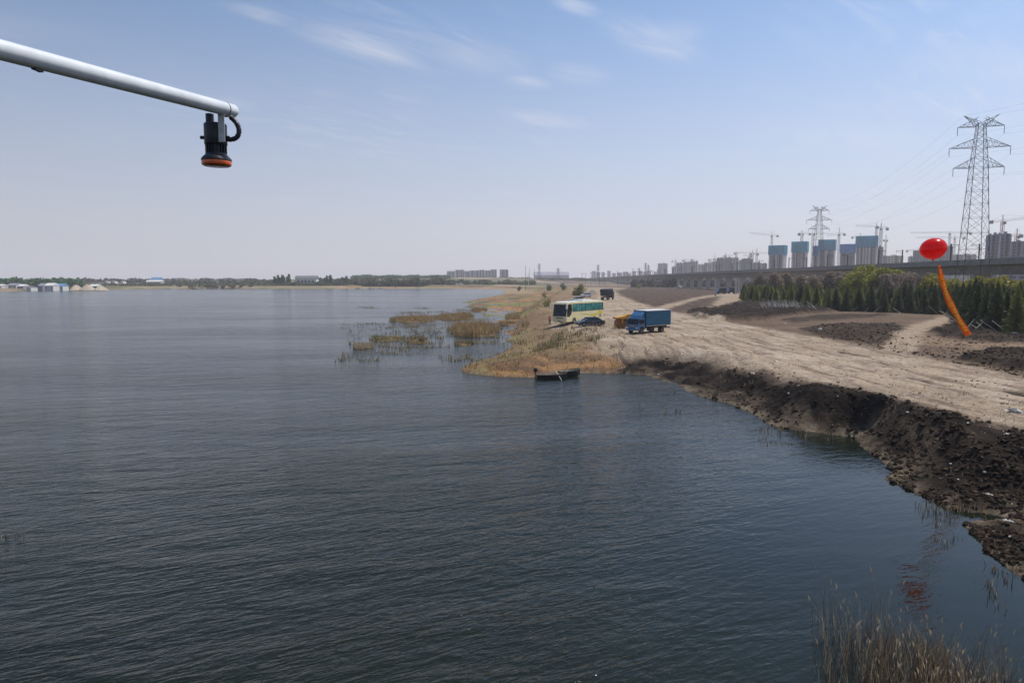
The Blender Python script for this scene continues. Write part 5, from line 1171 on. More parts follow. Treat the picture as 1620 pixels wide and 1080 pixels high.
# ---- cars
def car(kind, paint, label, name='parked_car', group=None, cat='car'):
    r = empty(name, (0, 0, 0), 0, label, cat, group)
    if kind == 'sedan': L_, W_, zb, belt_, zt = 4.8, .90, .20, .92, 1.46; fx, rx = 1.45, -1.40; hood = [(2.36, .42), (2.40, .62), (2.2, .76), (1.2, .93), (-1.75, .98), (-2.30, .96), (-2.40, .70), (-2.38, .40), (-2.2, zb)]
    else: L_, W_, zb, belt_, zt = 4.7, .93, .26, 1.05, 1.74; fx, rx = 1.45, -1.35; hood = [(2.30, .45), (2.34, .80), (2.15, .98), (1.15, 1.10), (-2.1, 1.12), (-2.32, 1.08), (-2.36, .70), (-2.34, .42), (-2.2, zb)]
    ra = .40 if kind == 'sedan' else .43
    prof = hood + list(reversed(arch(rx, ra, zb))) + list(reversed(arch(fx, ra, zb))) + [(2.2, zb)]
    MB().prism(prof, -W_, W_).build('body', paint, r, bevel=.06)
    if kind == 'sedan': gp = [(1.25, .92), (.55, 1.40), (.3, 1.45), (-.95, 1.45), (-1.25, 1.40), (-1.95, .96)]; pil = [((1.22, .93), (.5, 1.42)), ((-1.88, .97), (-1.2, 1.42)), ((-.32, .95), (-.35, 1.45))]
    else: gp = [(1.2, 1.08), (.55, 1.66), (.3, 1.73), (-1.7, 1.73), (-1.95, 1.66), (-2.2, 1.1)]; pil = [((1.17, 1.1), (.5, 1.68)), ((-2.15, 1.12), (-1.9, 1.68)), ((-.25, 1.1), (-.3, 1.73)), ((-1.25, 1.1), (-1.25, 1.73))]
    glasshouse(r, gp, W_ - .07, W_ - .25, belt_, zt, M_glass, paint, pil)
    for s in (1, -1):
        MB().box((2.33 if kind == 'sedan' else 2.28, s * .66, .66 if kind == 'sedan' else .84), (.12, .34, .15)).build('headlight', M_lamp, r, bevel=.02); MB().box((-2.38, s * .66, .80 if kind == 'sedan' else .95), (.05, .3, .16)).build('tail_light', M_redlamp, r, bevel=.01)
        MB().box((.95, s * (W_ + .08), belt_ + .06), (.12, .16, .11)).build('mirror', paint, r, bevel=.02)
        m = MB(); m.box((-.35, s * (W_ + .001), .62), (.012, .012, .55)); m.box((.85, s * (W_ + .001), .62), (.012, .012, .55)); m.box((-1.0, s * (W_ + .001), .70), (.012, .012, .35)); m.build('door_gap', M_black, r)
        m = MB(); m.box((-.15, s * (W_ + .012), .80), (.2, .03, .03)); m.box((-1.15, s * (W_ + .012), .82), (.2, .03, .03)); m.build('door_handle', M_chrome, r)
        for x in (fx, rx): wheel(r, x, s * (W_ - .10), .33 if kind == 'sedan' else .36, .22)
    MB().box((2.37, 0, .52), (.05, .9, .2)).build('grille', M_black, r); MB().box((2.40, 0, .40), (.02, .44, .12)).build('number_plate', M_blueroof, r); MB().box((-2.40, 0, .62), (.02, .44, .12)).build('number_plate', M_blueroof, r)
    if kind != 'sedan':
        m = MB()
        for s in (1, -1): m.tube((.2, s * .6, 1.80), (-1.7, s * .6, 1.80), .02, n=6)
        m.build('roof_rail', M_chrome, r)
    return r
def put(o, px, py, hd, s=1.0):
    p = G(px, py); zs = [gz(p.x + a, p.y + b) for a in (-1.5, 0, 1.5) for b in (-1, 0, 1)]; seat(o, (p.x, p.y, sum(zs) / len(zs) + .02), hd, s); return o
put(car('sedan', M_car, 'dark slate blue saloon car parked in front of the coach'), 933, 515.3, (-.94, -.34), 1.0)
put(car('suv', M_silver, 'silver grey estate car half hidden behind the coach roof', group='cars behind the coach'), 913, 477.5, (-.95, -.3), 1.0)
put(car('suv', M_wcar, 'pale silver car parked on the verge behind the coach, further back', group='cars behind the coach'), 927, 470.2, (-.90, -.44), 1.05)
put(car('sedan', M_wcar, 'small white car farthest back on the track', group='cars behind the coach'), 936, 463.2, (-.8, -.6), 1.0)

# ---- blue box truck
def box_truck():
    r = empty('box_truck', (0, 0, 0), 0, 'blue box truck with a ribbed cargo body standing on the pale road', 'truck')
    cab = [(3.70, .50), (3.78, .95), (3.74, 1.35), (3.42, 2.10), (3.25, 2.26), (2.25, 2.30), (2.15, .95), (2.30, .62)]
    bt_ = [(2.30, .50)] + list(reversed(arch(2.95, .52, .50))) + [(3.6, .50)]
    MB().prism(cab[:7] + [(2.15, .55)] + list(reversed(arch(2.9, .50, .55))) + [(3.66, .55)], -1.02, 1.02).build('cab', M_tblue, r, bevel=.07)
    MB().prism([(3.25, 2.30), (2.9, 2.62), (2.30, 3.02), (2.18, 3.02), (2.18, 2.30)], -.92, .92).build('wind_deflector', M_tblue, r, bevel=.08)
    v = [(3.765, -.92, 1.36), (3.765, .92, 1.36), (3.46, .86, 2.08), (3.46, -.86, 2.08)]
    MB().add([(x + .015, y, z) for x, y, z in v] + [(x - .05, y, z) for x, y, z in v], [(0, 1, 2, 3), (4, 7, 6, 5), (0, 4, 5, 1), (1, 5, 6, 2), (2, 6, 7, 3), (3, 7, 4, 0)]).build('windscreen', M_glass, r)
    for s in (1, -1):
        MB().prism([(3.50, 1.32), (3.28, 1.98), (2.42, 1.98), (2.42, 1.42)], s * 1.022 - .012, s * 1.022 + .012).build('side_window', M_glass, r)
        m = MB(); m.box((2.36, s * 1.02, 1.25), (.015, .02, 1.2)); m.box((3.0, s * 1.024, 1.18), (.18, .03, .04)); m.build('door_gap', M_black, r)
        m = MB(); m.tube((3.6, s * 1.0, 2.05), (3.85, s * 1.28, 2.0), .02, n=5); m.box((3.85, s * 1.28, 1.78), (.08, .18, .42)); m.build('mirror', M_black, r)
        MB().box((3.77, s * .78, .86), (.05, .3, .2)).build('headlight', M_lamp, r, bevel=.02)
        wheel(r, 2.9, s * .88, .42, .26, M_rimd); wheel(r, -1.75, s * .98, .42, .26, M_rimd); wheel(r, -1.75, s * .70, .42, .24, M_rimd)
        MB().box((-1.75, s * .86, .93), (1.15, .55, .04)).build('mudguard', M_dark, r); MB().box((-3.72, s * .85, .72), (.05, .3, .14)).build('tail_light', M_redlamp, r)
    MB().box((3.77, 0, 1.10), (.04, 1.0, .22)).build('grille', M_dust, r, bevel=.01); MB().box((3.80, 0, .62), (.12, 1.95, .24)).build('bumper', M_tblue, r, bevel=.03); MB().box((3.87, 0, .60), (.02, .44, .14)).build('number_plate', M_blueroof, r)
    MB().box((-.8, 0, .80), (6.0, .8, .24)).build('chassis', M_dark, r); MB().box((.75, -.85, .66), (.9, .42, .42)).build('fuel_tank', M_dust, r, bevel=.05); MB().box((.75, .80, .62), (1.0, .5, .45)).build('tool_box', M_dark, r, bevel=.02)
    MB().box((-.85, 0, 2.10), (5.75, 2.24, 2.16)).build('cargo_box', M_tbox, r, bevel=.02)
    m = MB(); m.box((-.85, 0, 3.195), (5.85, 2.34, .05)); m.build('roof_edge', M_white, r)
    for s in (1, -1):
        m = MB()
        for k in range(31): m.prism([(-3.55 + k * .176, 0), (-3.50 + k * .176, .06), (-3.44 + k * .176, .06), (-3.39 + k * .176, 0)], 1.16, 2.98 if k % 1 == 0 else 2.6, Matrix.Translation((0, s * 1.121, 0)) @ Matrix(((1, 0, 0, 0), (0, 0, s, 0), (0, 1, 0, 0), (0, 0, 0, 1))))
        tag(m.build('ribbed_side', M_tbox, r))
        m = MB(); m.box((-.85, s * 1.14, 1.045), (5.8, .07, .09)); m.box((-.85, s * 1.14, 3.14), (5.8, .07, .07)); m.build('side_rail', M_dust, r)
    m = MB()
    for x in (-3.73,):
        for s in (1, -1): m.box((x, s * 1.10, 2.1), (.06, .09, 2.16))
    m.build('corner_post', M_white, r); m = MB()
    for y in (-.56, .56): m.box((-3.735, y, 2.08), (.02, 1.06, 2.0))
    m.build('rear_door', M_tbox, r); m = MB(); m.box((-3.75, .12, 2.05), (.04, .03, 1.9)); m.box((-3.75, -.12, 2.05), (.04, .03, 1.9)); m.build('door_bar', M_chrome, r)
    MB().box((-3.6, 0, .62), (.1, 2.0, .12)).build('under_run_bar', M_dark, r); return r
tr_ = box_truck(); h = Vector((-.74, -.67)).normalized(); fl = G(1015, 528.5); side = Vector((-h.y, h.x))
o_ = Vector((fl.x, fl.y)) - h * 2.9 - side * .95; seat(tr_, (o_.x, o_.y, gz(o_.x, o_.y) + .02), h, 1.02)

# ---- road roller
def roller():
    r = empty('road_roller', (0, 0, 0), 0, 'yellow single drum road roller with dark canopy half hidden behind the blue truck', 'road roller')
    R0 = .80; M = Matrix.Translation((2.1, 0, R0)) @ MX
    d = MB().lathe([(.001, -.80), (.30, -.80), (.30, -.92), (.62, -.92), (.70, -.98), (R0 - .02, -1.03), (R0, -1.02), (R0, 1.02), (R0 - .02, 1.03), (.70, .98), (.62, .92), (.30, .92), (.30, .80), (.001, .80)], M=M, n=40).build('drum', M_drum, r, smooth=True)
    m = MB()
    for k in range(8):
        a = k * math.pi / 4
        for s in (1, -1): m.tube(M @ Vector((.45 * math.cos(a), .45 * math.sin(a), s * .92)), M @ Vector((.45 * math.cos(a), .45 * math.sin(a), s * .98)), .05, n=8)
    m.build('drum_bolts', M_dark, d)
    m = MB()
    for s in (1, -1): m.box((1.95, s * 1.12, 1.70), (2.3, .10, .20)); m.box((2.1, s * 1.09, 1.25), (.20, .06, .9))
    m.box((3.05, 0, 1.66), (.14, 2.2, .28)); m.box((.95, 0, 1.35), (.3, 2.3, .8)); m.build('drum_frame', M_roller, r, bevel=.02)
    MB().prism([(3.12, 1.66), (3.12, 1.84), (1.6, 2.05), (1.1, 2.35), (.4, 2.35), (.4, 1.5), (.9, 1.5)], -1.05, 1.05).build('front_cowl', M_roller, r, bevel=.04)
    MB().prism([(-.4, .75), (-.4, 1.65), (-2.6, 1.5), (-2.9, 1.2), (-2.9, .75)], -.75, .75).build('engine_hood', M_roller, r, bevel=.06); m = MB()
    for k in range(6): m.box((-1.0 - .22 * k, .76, 1.2), (.1, .02, .4)); m.box((-1.0 - .22 * k, -.76, 1.2), (.1, .02, .4))
    m.build('hood_grille', M_dark, r); MB().box((.2, 0, 1.0), (.9, .6, .6)).build('articulated_joint', M_dark, r)
    m = MB()
    for x in (-.75, -1.95):
        for s in (1, -1): m.tube((x, s * .75, 1.4), (x - .05, s * .78, 2.95), .045, n=8)
    m.build('canopy_post', M_dark, r); MB().box((-1.4, 0, 3.0), (1.9, 1.9, .14)).build('canopy', M_dark, r, bevel=.04); MB().box((-.35, 0, 1.75), (.5, .5, .12)).build('seat', M_black, r, bevel=.03); MB().box((-.62, 0, 2.05), (.1, .5, .55)).build('seat_back', M_black, r, bevel=.03)
    m = MB(); m.tube((.2, 0, 1.5), (-.05, 0, 2.05), .035, n=6); m.lathe([(.18, -.015), (.2, 0), (.18, .015)], c=(-.05, 0, 2.08), n=16); m.build('steering_column', M_black, r)
    for s in (1, -1): wheel(r, -1.75, s * .85, .72, .5, M_roller)
    return r
ro = roller(); h = Vector((-.99, -.14)).normalized(); p = G(981.5, 519); seat(ro, (p.x - h.x * 2.1 * .95, p.y - h.y * 2.1 * .95, gz(p.x + 2, p.y) + .0), h, .95)

# ---- tarpaulin covered tipper seen from behind
def tipper():
    r = empty('tipper_truck', (0, 0, 0), 0, 'dark navy covered tipper truck parked farther back on the track', 'truck')
    vs = [(-3.1, -1.15, 1.35), (2.2, -1.15, 1.35), (2.2, 1.15, 1.35), (-3.1, 1.15, 1.35), (-3.3, -1.4, 3.3), (2.3, -1.4, 3.5), (2.3, 1.4, 3.5), (-3.3, 1.4, 3.3)]
    MB().add(vs, [(3, 2, 1, 0), (4, 5, 6, 7), (0, 1, 5, 4), (1, 2, 6, 5), (2, 3, 7, 6), (3, 0, 4, 7)]).build('tipping_body', M_tarp, r, bevel=.05)
    m = MB(); n = 8
    for i in range(n + 1): pass
    MB().prism([(-3.35, 3.25), (-3.2, 3.62), (-.8, 3.80), (.6, 3.68), (2.3, 3.86), (2.4, 3.4)], -1.43, 1.43).build('tarpaulin', M_tarp, r, bevel=.1)
    m = MB()
    for k in range(6):
        for s in (1, -1): m.box((-2.8 + k * .95, s * 1.33, 2.3), (.12, .1, 1.9), M=Matrix.Rotation(-s * R(7), 4, 'X'))
    m.build('body_rib', M_dark, r); MB().prism([(2.55, .7), (2.55, 2.9), (2.8, 3.0), (4.2, 2.9), (4.4, 1.8), (4.4, .7)], -1.2, 1.2).build('cab', M_tarp, r, bevel=.06); MB().box((4.38, 0, 2.25), (.1, 2.1, .8)).build('windscreen', M_glass, r)
    for s in (1, -1): MB().box((3.6, s * 1.205, 2.3), (1.0, .02, .6)).build('side_window', M_glass, r)
    MB().box((.4, 0, 1.05), (7.4, .9, .3)).build('chassis', M_dark, r)
    for x in (3.3, -1.0, -2.35):
        for s in (1, -1): wheel(r, x, s * 1.02, .52, .34, M_rimd)
    for s in (1, -1): MB().box((-3.25, s * .9, 1.0), (.05, .35, .16)).build('tail_light', M_redlamp, r)
    MB().box((-3.2, 0, .75), (.08, 2.2, .12)).build('under_run_bar', M_dust, r); return r
put(tipper(), 960, 474.5, (.45, .89), 1.12)
# dark lorries standing under the viaduct and by the posts
def lorry_simple(px0, px1, Y, zt, label, mt, name='parked_lorry'):
    x0, x1 = (px0 - 810) / 1080 * Y, (px1 - 810) / 1080 * Y; w = x1 - x0; z0 = gz((x0 + x1) / 2, Y); o = empty(name, ((x0 + x1) / 2, Y, z0), 0, label, 'lorry', 'dark lorries under the viaduct')
    MB().box((w * .12, 0, 2.1), (w * .74, 2.5, zt - 1.0)).build('load_body', mt, o, bevel=.05); MB().prism([(-w * .5, .7), (-w * .5, 1.8), (-w * .46, 2.7), (-w * .29, 2.8), (-w * .29, .7)], -1.2, 1.2).build('cab', M_tblue, o, bevel=.06); MB().box((0, 0, .8), (w * .95, .8, .3)).build('chassis', M_dark, o)
    for x in (-w * .38, w * .2, w * .36):
        for s in (1, -1): wheel(o, x, s * 1.05, .5, .3, M_rimd)
lorry_simple(1134, 1148, 380, 3.4, 'dark blue lorry under the viaduct, left one of two', M_tarp); lorry_simple(1150, 1165, 384, 3.6, 'dark blue lorry under the viaduct, right one of two', M_tarp)
for px, yb, yt, Y, lab in ((1131, 455, 440.5, 330, 'pale thick post left of the dark lorries'), (1163, 449, 441, 372, 'pale thick post right of the dark lorries'), (1167.5, 449, 441, 374, 'second pale thick post right of the dark lorries')):
    x = (px - 810) / 1080 * Y; tp = PD(px, yt, Y); o = empty('concrete_post', (x, Y, gz(x, Y)), 0, lab, 'post', 'pale posts by the dark lorries'); hh = tp.z - gz(x, Y); MB().box((0, 0, hh / 2), (.9, .9, hh)).build('shaft', M_conc2, o, bevel=.05); MB().box((0, 0, hh + .15), (1.4, 1.2, .3)).build('cap', M_conc2, o)

# ---- rowing boat at the point, with another hull behind it
def rowboat(l, label, motor=True, oar=True, name='wooden_boat'):
    r = empty(name, (0, 0, 0), 0, label, 'boat'); n = 16; m = MB(); mi_ = MB(); vs = []; vi = []
    for i in range(n + 1):
        t_ = i / n; x = -l / 2 + l * t_; w = .62 * (1 - (max(0, t_ - .45) / .55) ** 2.2) * (.82 + .18 * min(1, t_ * 5)); w = max(w, .03); zs = .50 + .28 * max(0, t_ - .5) ** 2 * 4 * .5; kb = -.12 + .25 * max(0, t_ - .8) * 2
        vs += [(x, -w, zs), (x, -w * .72, kb), (x, w * .72, kb), (x, w, zs)]; vi += [(x, -w + .05, zs), (x, -w * .72 + .04, .10), (x, w * .72 - .04, .10), (x, w - .05, zs)]
    f = []
    for i in range(n):
        for k in range(3): f.append((4 * i + k, 4 * i + 4 + k, 4 * i + 5 + k, 4 * i + 1 + k))
    f.append((0, 1, 2, 3)); m.add(vs, f); m.build('hull', M_hull, r); mi_.add(vi, [tuple(reversed(q)) for q in f]); mi_.build('inner_planking', M_hullin, r)
    g = MB()
    for s in (0, 3): g.path([Vector(vs[4 * i + s]) + Vector((0, 0, .01)) for i in range(n + 1)], .035, 6)
    g.build('gunwale', M_wood, r)
    for x in (-l * .22, l * .08, l * .3): MB().box((x, 0, .40), (.2, 1.0, .04)).build('thwart', M_wood, r)
    if motor:
        q = empty('outboard_motor', (-l / 2 - .12, 0, .45)); q.parent = r; MB().prism([(-.2, .35), (.22, .35), (.25, .72), (.1, .85), (-.2, .80)], -.15, .15).build('cowling', M_black, q, bevel=.04); MB().tube((0, 0, .4), (-.05, 0, -.65), .06, .05, 8).build('leg', M_black, q); MB().tube((.2, 0, .5), (.75, .05, .6), .025, n=6).build('tiller', M_black, q)
    if oar:
        MB().tube((-.5, .1, .62), (.1, .2, .95), .03, n=6).build('upright_stick', M_palewood, r)
        o = MB(); o.tube((.5, .5, .85), (1.0, -1.5, -.1), .035, n=6); o.box((1.03, -1.62, -.12), (.16, .5, .03), rz=.25); o.build('oar', M_palewood, r)
    return r
p = P(873, 598.5, 0); b1 = rowboat(3.6, 'dark wooden boat with an outboard motor and a pale oar beside the clay point'); b1.location = (p[0], p[1], .0); b1.rotation_euler = (0, 0, R(4)); b1.scale = (.88, .88, .85)
p = P(902, 594.5, 0); b2_ = rowboat(2.2, 'smaller dark hull drawn up behind the boat with the motor', False, False); b2_.location = (p[0], p[1], .08); b2_.rotation_euler = (0, R(-4), R(14))

# ================================================================== person by the coach
def person(loc, rz, label):
    r = empty('person', loc, rz, label, 'person')
    J = {'pelvis': (0, 0, .93), 'spine': (0, 0, 1.15), 'chest': (.01, 0, 1.36), 'neck': (.01, 0, 1.50), 'head0': (.03, 0, 1.56), 'head1': (.035, 0, 1.66), 'head2': (.02, 0, 1.74),
         'lh': (0, .10, .90), 'lk': (.03, .12, .50), 'la': (-.02, .13, .09), 'lt': (.14, .15, .04), 'rh': (0, -.10, .90), 'rk': (.06, -.12, .50), 'ra': (.03, -.14, .09), 'rt': (.19, -.17, .04),
         'ls': (0, .19, 1.42), 'le': (-.02, .27, 1.14), 'lw': (.12, .24, .92), 'lf': (.18, .23, .85), 'rs': (0, -.19, 1.42), 're': (-.03, -.27, 1.15), 'rw': (.14, -.22, .95), 'rf': (.21, -.20, .89)}
    rad = {'pelvis': .145, 'spine': .125, 'chest': .15, 'neck': .055, 'head0': .075, 'head1': .095, 'head2': .07, 'lh': .09, 'lk': .062, 'la': .042, 'lt': .035, 'rh': .09, 'rk': .062, 'ra': .042, 'rt': .035, 'ls': .062, 'le': .045, 'lw': .03, 'lf': .028, 'rs': .062, 're': .045, 'rw': .03, 'rf': .028}
    E = [('pelvis', 'spine'), ('spine', 'chest'), ('chest', 'neck'), ('neck', 'head0'), ('head0', 'head1'), ('head1', 'head2'), ('pelvis', 'lh'), ('lh', 'lk'), ('lk', 'la'), ('la', 'lt'), ('pelvis', 'rh'), ('rh', 'rk'), ('rk', 'ra'), ('ra', 'rt'), ('chest', 'ls'), ('ls', 'le'), ('le', 'lw'), ('lw', 'lf'), ('chest', 'rs'), ('rs', 're'), ('re', 'rw'), ('rw', 'rf')]
    def skin(name, keys, edges, m, grow=1.0, sub=1):
        keys = list(keys); me = bpy.data.meshes.new(name); me.from_pydata([J[k] for k in keys], [(keys.index(a), keys.index(b)) for a, b in edges], [])
        o = bpy.data.objects.new(name, me); COL.objects.link(o); o.parent = r; me.materials.append(m)
        sk = o.modifiers.new('skin', 'SKIN'); sk.use_smooth_shade = True
        for i, k in enumerate(keys):
            q = rad[k] * grow; me.skin_vertices[0].data[i].radius = (q * (.8 if k in ('pelvis', 'spine', 'chest') else 1), q); me.skin_vertices[0].data[i].use_root = (i == 0)
        o.modifiers.new('sub', 'SUBSURF').levels = sub; o.modifiers['sub'].render_levels = sub; return o
    skin('body', J.keys(), E, M_skin)
    # fingers
    for s, w in ((1, 'lf'), (-1, 'rf')):
        b0 = Vector(J[w])
        for k in range(4):
            m = MB(); m.path([b0 + Vector((.01, s * (.018 - .012 * k), -.02)), b0 + Vector((.03, s * (.02 - .013 * k), -.055)), b0 + Vector((.03, s * (.02 - .013 * k), -.085 + .005 * abs(k - 1)))], [.009, .008, .006], 6); m.build('finger', M_skin, r)
        MB().path([b0 + Vector((.02, -s * .01, .0)), b0 + Vector((.05, -s * .025, -.025)), b0 + Vector((.06, -s * .02, -.05))], [.011, .009, .007], 6).build('thumb', M_skin, r)
    hd = Vector((.035, 0, 1.66))
    MB().lathe([(.001, .125), (.05, .115), (.088, .07), (.10, .01), (.095, -.02)], c=hd + Vector((-.012, 0, 0)), n=16).build('hair', M_black, r, smooth=True)
    MB().path([hd + Vector((.085, 0, .02)), hd + Vector((.112, 0, -.02)), hd + Vector((.09, 0, -.03))], [.008, .014, .008], 6).build('nose', M_skin, r)
    for s in (1, -1): MB().box(hd + Vector((.088, s * .033, .012)), (.012, .022, .01)).build('eye', M_black, r); MB().box(hd + Vector((0, s * .095, -.01)), (.03, .016, .05)).build('ear', M_skin, r, bevel=.006)
    MB().box(hd + Vector((.085, 0, -.052)), (.01, .04, .008)).build('mouth', M_vest, r)
    skin('vest', ['pelvis', 'spine', 'chest', 'ls', 'rs', 'le', 're'], [('pelvis', 'spine'), ('spine', 'chest'), ('chest', 'ls'), ('chest', 'rs'), ('ls', 'le'), ('rs', 're')], M_vest, 1.16)
    rad.update(lt=.045, rt=.045); skin('trousers', ['pelvis', 'lh', 'lk', 'la', 'lt', 'rh', 'rk', 'ra', 'rt'], [('pelvis', 'lh'), ('lh', 'lk'), ('lk', 'la'), ('la', 'lt'), ('pelvis', 'rh'), ('rh', 'rk'), ('rk', 'ra'), ('ra', 'rt')], M_trous, 1.15)
    MB().box((.10, 0, 1.28), (.03, .30, .05)).build('reflective_band', M_lamp, r); return r
p = G(869.5, 513.8); person((p.x, p.y, gz(p.x, p.y)), R(-60), 'person in an orange jacket and dark trousers standing by the front of the coach')

# ================================================================== balloon with its hanging banner
Yb = 47.0; bc = PD(1476.5, 393, Yb); br = empty('red_balloon', (bc.x, bc.y, bc.z), 0, 'large red balloon floating over the road', 'balloon')
n1, n2 = 48, 28; vs = []; fs = []
for j in range(n2 + 1):
    ph = math.pi * j / n2
    for i in range(n1):
        th = 2 * math.pi * i / n1; r_ = math.sin(ph); z = math.cos(ph)
        sx = .83; k = 1 - .10 * max(0, -z) ** 2; vs.append((sx * r_ * math.cos(th) * k, sx * r_ * math.sin(th) * k, .70 * z * (1 + .06 * (z < 0))))
for j in range(n2):
    for i in range(n1): fs.append((j * n1 + i, (j + 1) * n1 + i, (j + 1) * n1 + (i + 1) % n1, j * n1 + (i + 1) % n1))
tilt = Matrix.Rotation(R(-16), 4, 'Y'); MB().add([tilt @ Vector(v_) for v_ in vs], fs).build('envelope', M_balloon, br, smooth=True)
MB().lathe([(.03, .0), (.05, -.05), (.085, -.13), (.07, -.13)], c=(.02, 0, -.70), n=16).build('neck', M_balloon, br, smooth=True)
# banner: a long two sided strip that curves downwind
top = PD(1485.5, 420, Yb) - bc; bot = PD(1529, 530, Yb) - bc
MB().tube((.02, 0, -.80), top, .012, n=5).build('string', M_string, br)
bn = tag(empty('hanging_banner', bc), 'long orange red banner with yellow characters hanging from the red balloon', 'banner')
def bpos(t_, w):
    c = top.lerp(bot, t_) + Vector((-.13 * math.sin(math.pi * t_), .25 * math.sin(t_ * 4), 0)); d = (bot - top).normalized(); s = Vector((d.z, 0, -d.x)).normalized() * -1
    hw = .11 + .10 * min(1, t_ * 3); return c + s * (w * hw) + Vector((0, .05 * math.sin(t_ * 17 + w * 1.5), 0))
ns = 60; vs = []; fs = []
for i in range(ns + 1):
    for k in range(7): vs.append(bpos(i / ns, -1 + k / 3) + Vector((0, .03 * math.cos((-1 + k / 3) * 1.6), 0)))
for i in range(ns):
    for k in range(6): fs.append((i * 7 + k, i * 7 + k + 1, (i + 1) * 7 + k + 1, (i + 1) * 7 + k))
o = MB().add(vs, fs).build('cloth', M_banner, bn, smooth=True); sm = o.modifiers.new('thick', 'SOLIDIFY'); sm.thickness = .012; sm.offset = 0
# yellow characters down the strip: blocks of brush like strokes, too small to read in the photograph
rg = random.Random(5); nch = 21
for c in range(nch):
    t0_ = .05 + c * .90 / nch; m = MB(); th_ = .9 / nch * .94
    def Q(u, w): return bpos(t0_ + th_ * u, w) + Vector((0, -.055, 0))
    for k in range(rg.randint(3, 4)):
        u = (k + .3) / 4 + rg.uniform(-.03, .03); a, b_ = -.62 + rg.uniform(0, .25), .62 - rg.uniform(0, .25); m.add([Q(u, a), Q(u, b_), Q(u + .16, b_), Q(u + .16, a)], [(0, 1, 2, 3)])
    for k in range(rg.randint(1, 2)):
        w = rg.uniform(-.5, .25); a, b_ = rg.uniform(0, .3), rg.uniform(.7, 1); m.add([Q(a, w), Q(a, w + .24), Q(b_, w + .24), Q(b_, w)], [(0, 1, 2, 3)])
    m.build('printed_character', M_bannery, bn)
MB().tube(bpos(1, -1), bpos(1, 1), .018, n=6).build('bottom_rod', M_bannery, bn)
MB().tube(bpos(1, 0), Vector((bc.x + 3.2, Yb + .5, gz(bc.x + 3.2, Yb + .5))) - bc, .003, n=4).build('tether', M_string, bn)

# ================================================================== lamp arm of the bridge
P1 = Vector(); v_ = Vector(ray(362, 174)); fw = Vector((0, CT, -ST)); P1 = Vector((0, 0, CAM_H)) + v_ * (4.3 / v_.dot(fw)); v0 = Vector(ray(0, 79)); P0 = Vector((0, 0, CAM_H)) + v0 * (2.78 / v0.dot(fw))
u_ = (P1 - P0).normalized(); back = P0 - u_ * 3.6; end = P1 + u_ * .055
la = empty('lamp_arm', (back.x, back.y, 0), 0, 'white tubular arm reaching in from the left with a lamp at its end', 'lamp arm'); L0 = la.location.copy()
m = MB(); m.path([back - L0, P0 - L0, P1 - u_ * .045 - L0], .0415, 32); m.build('arm_tube', M_pole, la, smooth=True)
MB().path([P1 - u_ * .038 - L0, end - u_ * .012 - L0, end - u_ * .003 - L0, end - L0], [.0405, .0405, .036, .020], 32).build('end_cap', M_pole, la, smooth=True)
MB().path([P1 - u_ * .045 - L0, P1 - u_ * .038 - L0], .0425, 32).build('clamp_ring', M_black, la, smooth=True)
MB().tube((0, 0, -1.5), (0, 0, back.z + .06), .07, .06, 16).build('mast', M_pole, la); MB().box((0, 0, 1.0), (.5, .5, .6)).build('mast_footing', M_conc, la, bevel=.03)
m = MB(); q = P0.lerp(P1, .11) - Vector((0, 0, .043)); m.box(q - L0, (.02, .05, .01)); m.build('weld_scar', M_black, la)
# the lamp hangs straight down from the arm
lp = P1 - u_ * .02 + Vector((-.055, .0, -.045)); hl = empty('hanging_lamp', lp, 0, 'black cylindrical lamp with an orange lens hanging under the end of the white arm', 'lamp')
hl.scale = (1.1, 1.1, 1.1)
ax = -.02
MB().tube((ax - .03, 0, .015), (ax - .03, 0, -.045), .022, n=16).build('cable_gland', M_black, hl, smooth=True)
MB().lathe([(.001, -.040), (.058, -.040), (.062, -.046), (.062, -.155), (.058, -.160), (.001, -.160)], c=(ax, 0, 0), n=40).build('upper_housing', M_black, hl, smooth=True)
f = MB()
for k in range(20):
    a = k * math.pi / 10; f.box((ax + .050 * math.cos(a), .050 * math.sin(a), -.190), (.016, .004, .062), rz=a)
f.build('cooling_fin', M_black, hl); MB().lathe([(.001, -.158), (.046, -.158), (.046, -.225), (.001, -.225)], c=(ax, 0, 0), n=32).build('inner_core', M_black, hl, smooth=True)
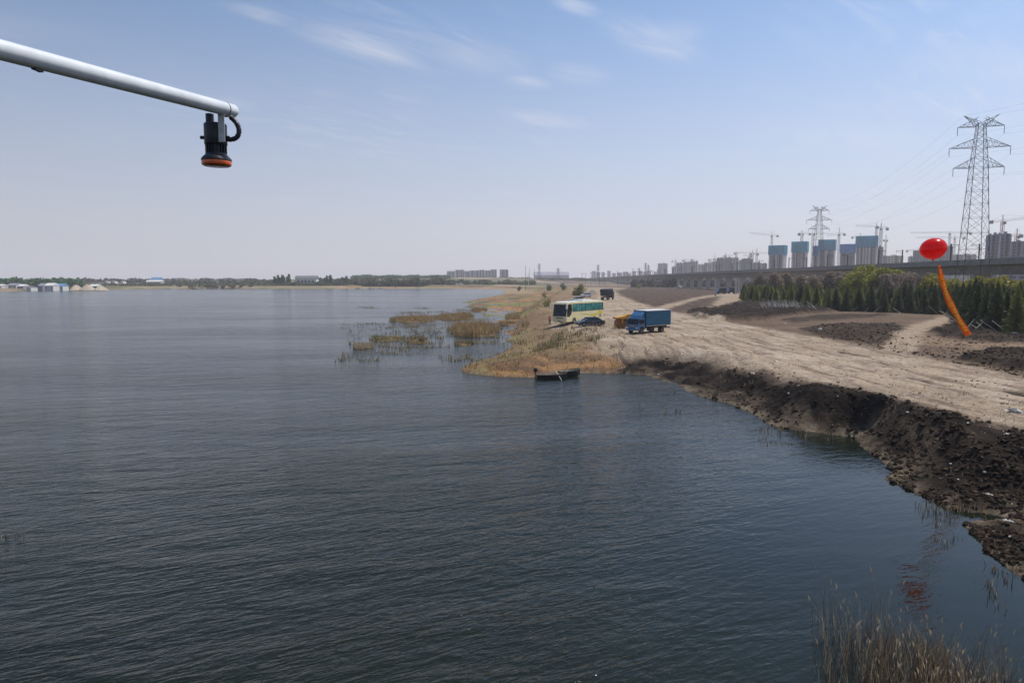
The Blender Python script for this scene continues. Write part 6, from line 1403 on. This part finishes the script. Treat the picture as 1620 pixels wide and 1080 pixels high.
MB().lathe([(.056, -.205), (.060, -.214), (.070, -.224), (.081, -.236), (.083, -.246), (.078, -.250), (.001, -.250), (.001, -.204), (.056, -.205)], c=(ax, 0, 0), n=44).build('flange', M_black, hl, smooth=True)
MB().lathe([(.001, -.250), (.081, -.250), (.082, -.262), (.079, -.272), (.070, -.276), (.060, -.270), (.050, -.277), (.030, -.279), (.001, -.279)], c=(ax, 0, 0), n=44).build('orange_lens', M_orange, hl, smooth=True)
MB().box((ax + .060, -.060, -.07), (.036, .005, .165)).build('strap_bracket', M_galv, hl, bevel=.001); MB().box((ax + .060, -.02, .004), (.036, .08, .005)).build('bracket_yoke', M_galv, hl); MB().box((ax - .038, -.036, -.190), (.018, .004, .045), rz=-.7).build('worn_sticker', M_drum, hl)
for s in (-1, 1):
    b = MB(); b.tube((ax + .062 * s, -.01, -.118), (ax + .082 * s, -.01, -.118), .010, n=8); b.build('side_screw', M_black, hl)
b = MB(); b.tube((ax + .060, -.062, -.128), (ax + .060, -.069, -.128), .008, n=6); b.tube((ax + .060, -.062, -.146), (ax + .060, -.069, -.146), .008, n=6); b.build('bracket_bolt', M_galv, hl)
cb = MB(); pts = []
for k in range(13):
    t_ = k / 12; a = math.pi * (1.0 * t_) - math.pi / 2
    pts.append(Vector((ax + .095 + .048 * math.cos(a) , .0, -.060 - .062 * math.sin(-a) * -1)))
pts = [Vector((ax + .088, 0, -.002)), Vector((ax + .108, 0, -.018)), Vector((ax + .128, 0, -.046)), Vector((ax + .136, 0, -.080)), Vector((ax + .128, 0, -.108)), Vector((ax + .108, 0, -.124)), Vector((ax + .075, 0, -.128)), Vector((ax + .055, 0, -.124))]
cb.path(pts, .0125, 12); cb.build('cable', M_black, hl, smooth=True); cr = MB()
for i in range(len(pts) - 2):
    for t_ in (.25, .75):
        p_ = pts[i].lerp(pts[i + 1], t_); d = (pts[i + 1] - pts[i]).normalized() * .003; cr.tube(p_ - d, p_ + d, .0145, n=12)
cr.build('cable_ridge', M_black, hl)
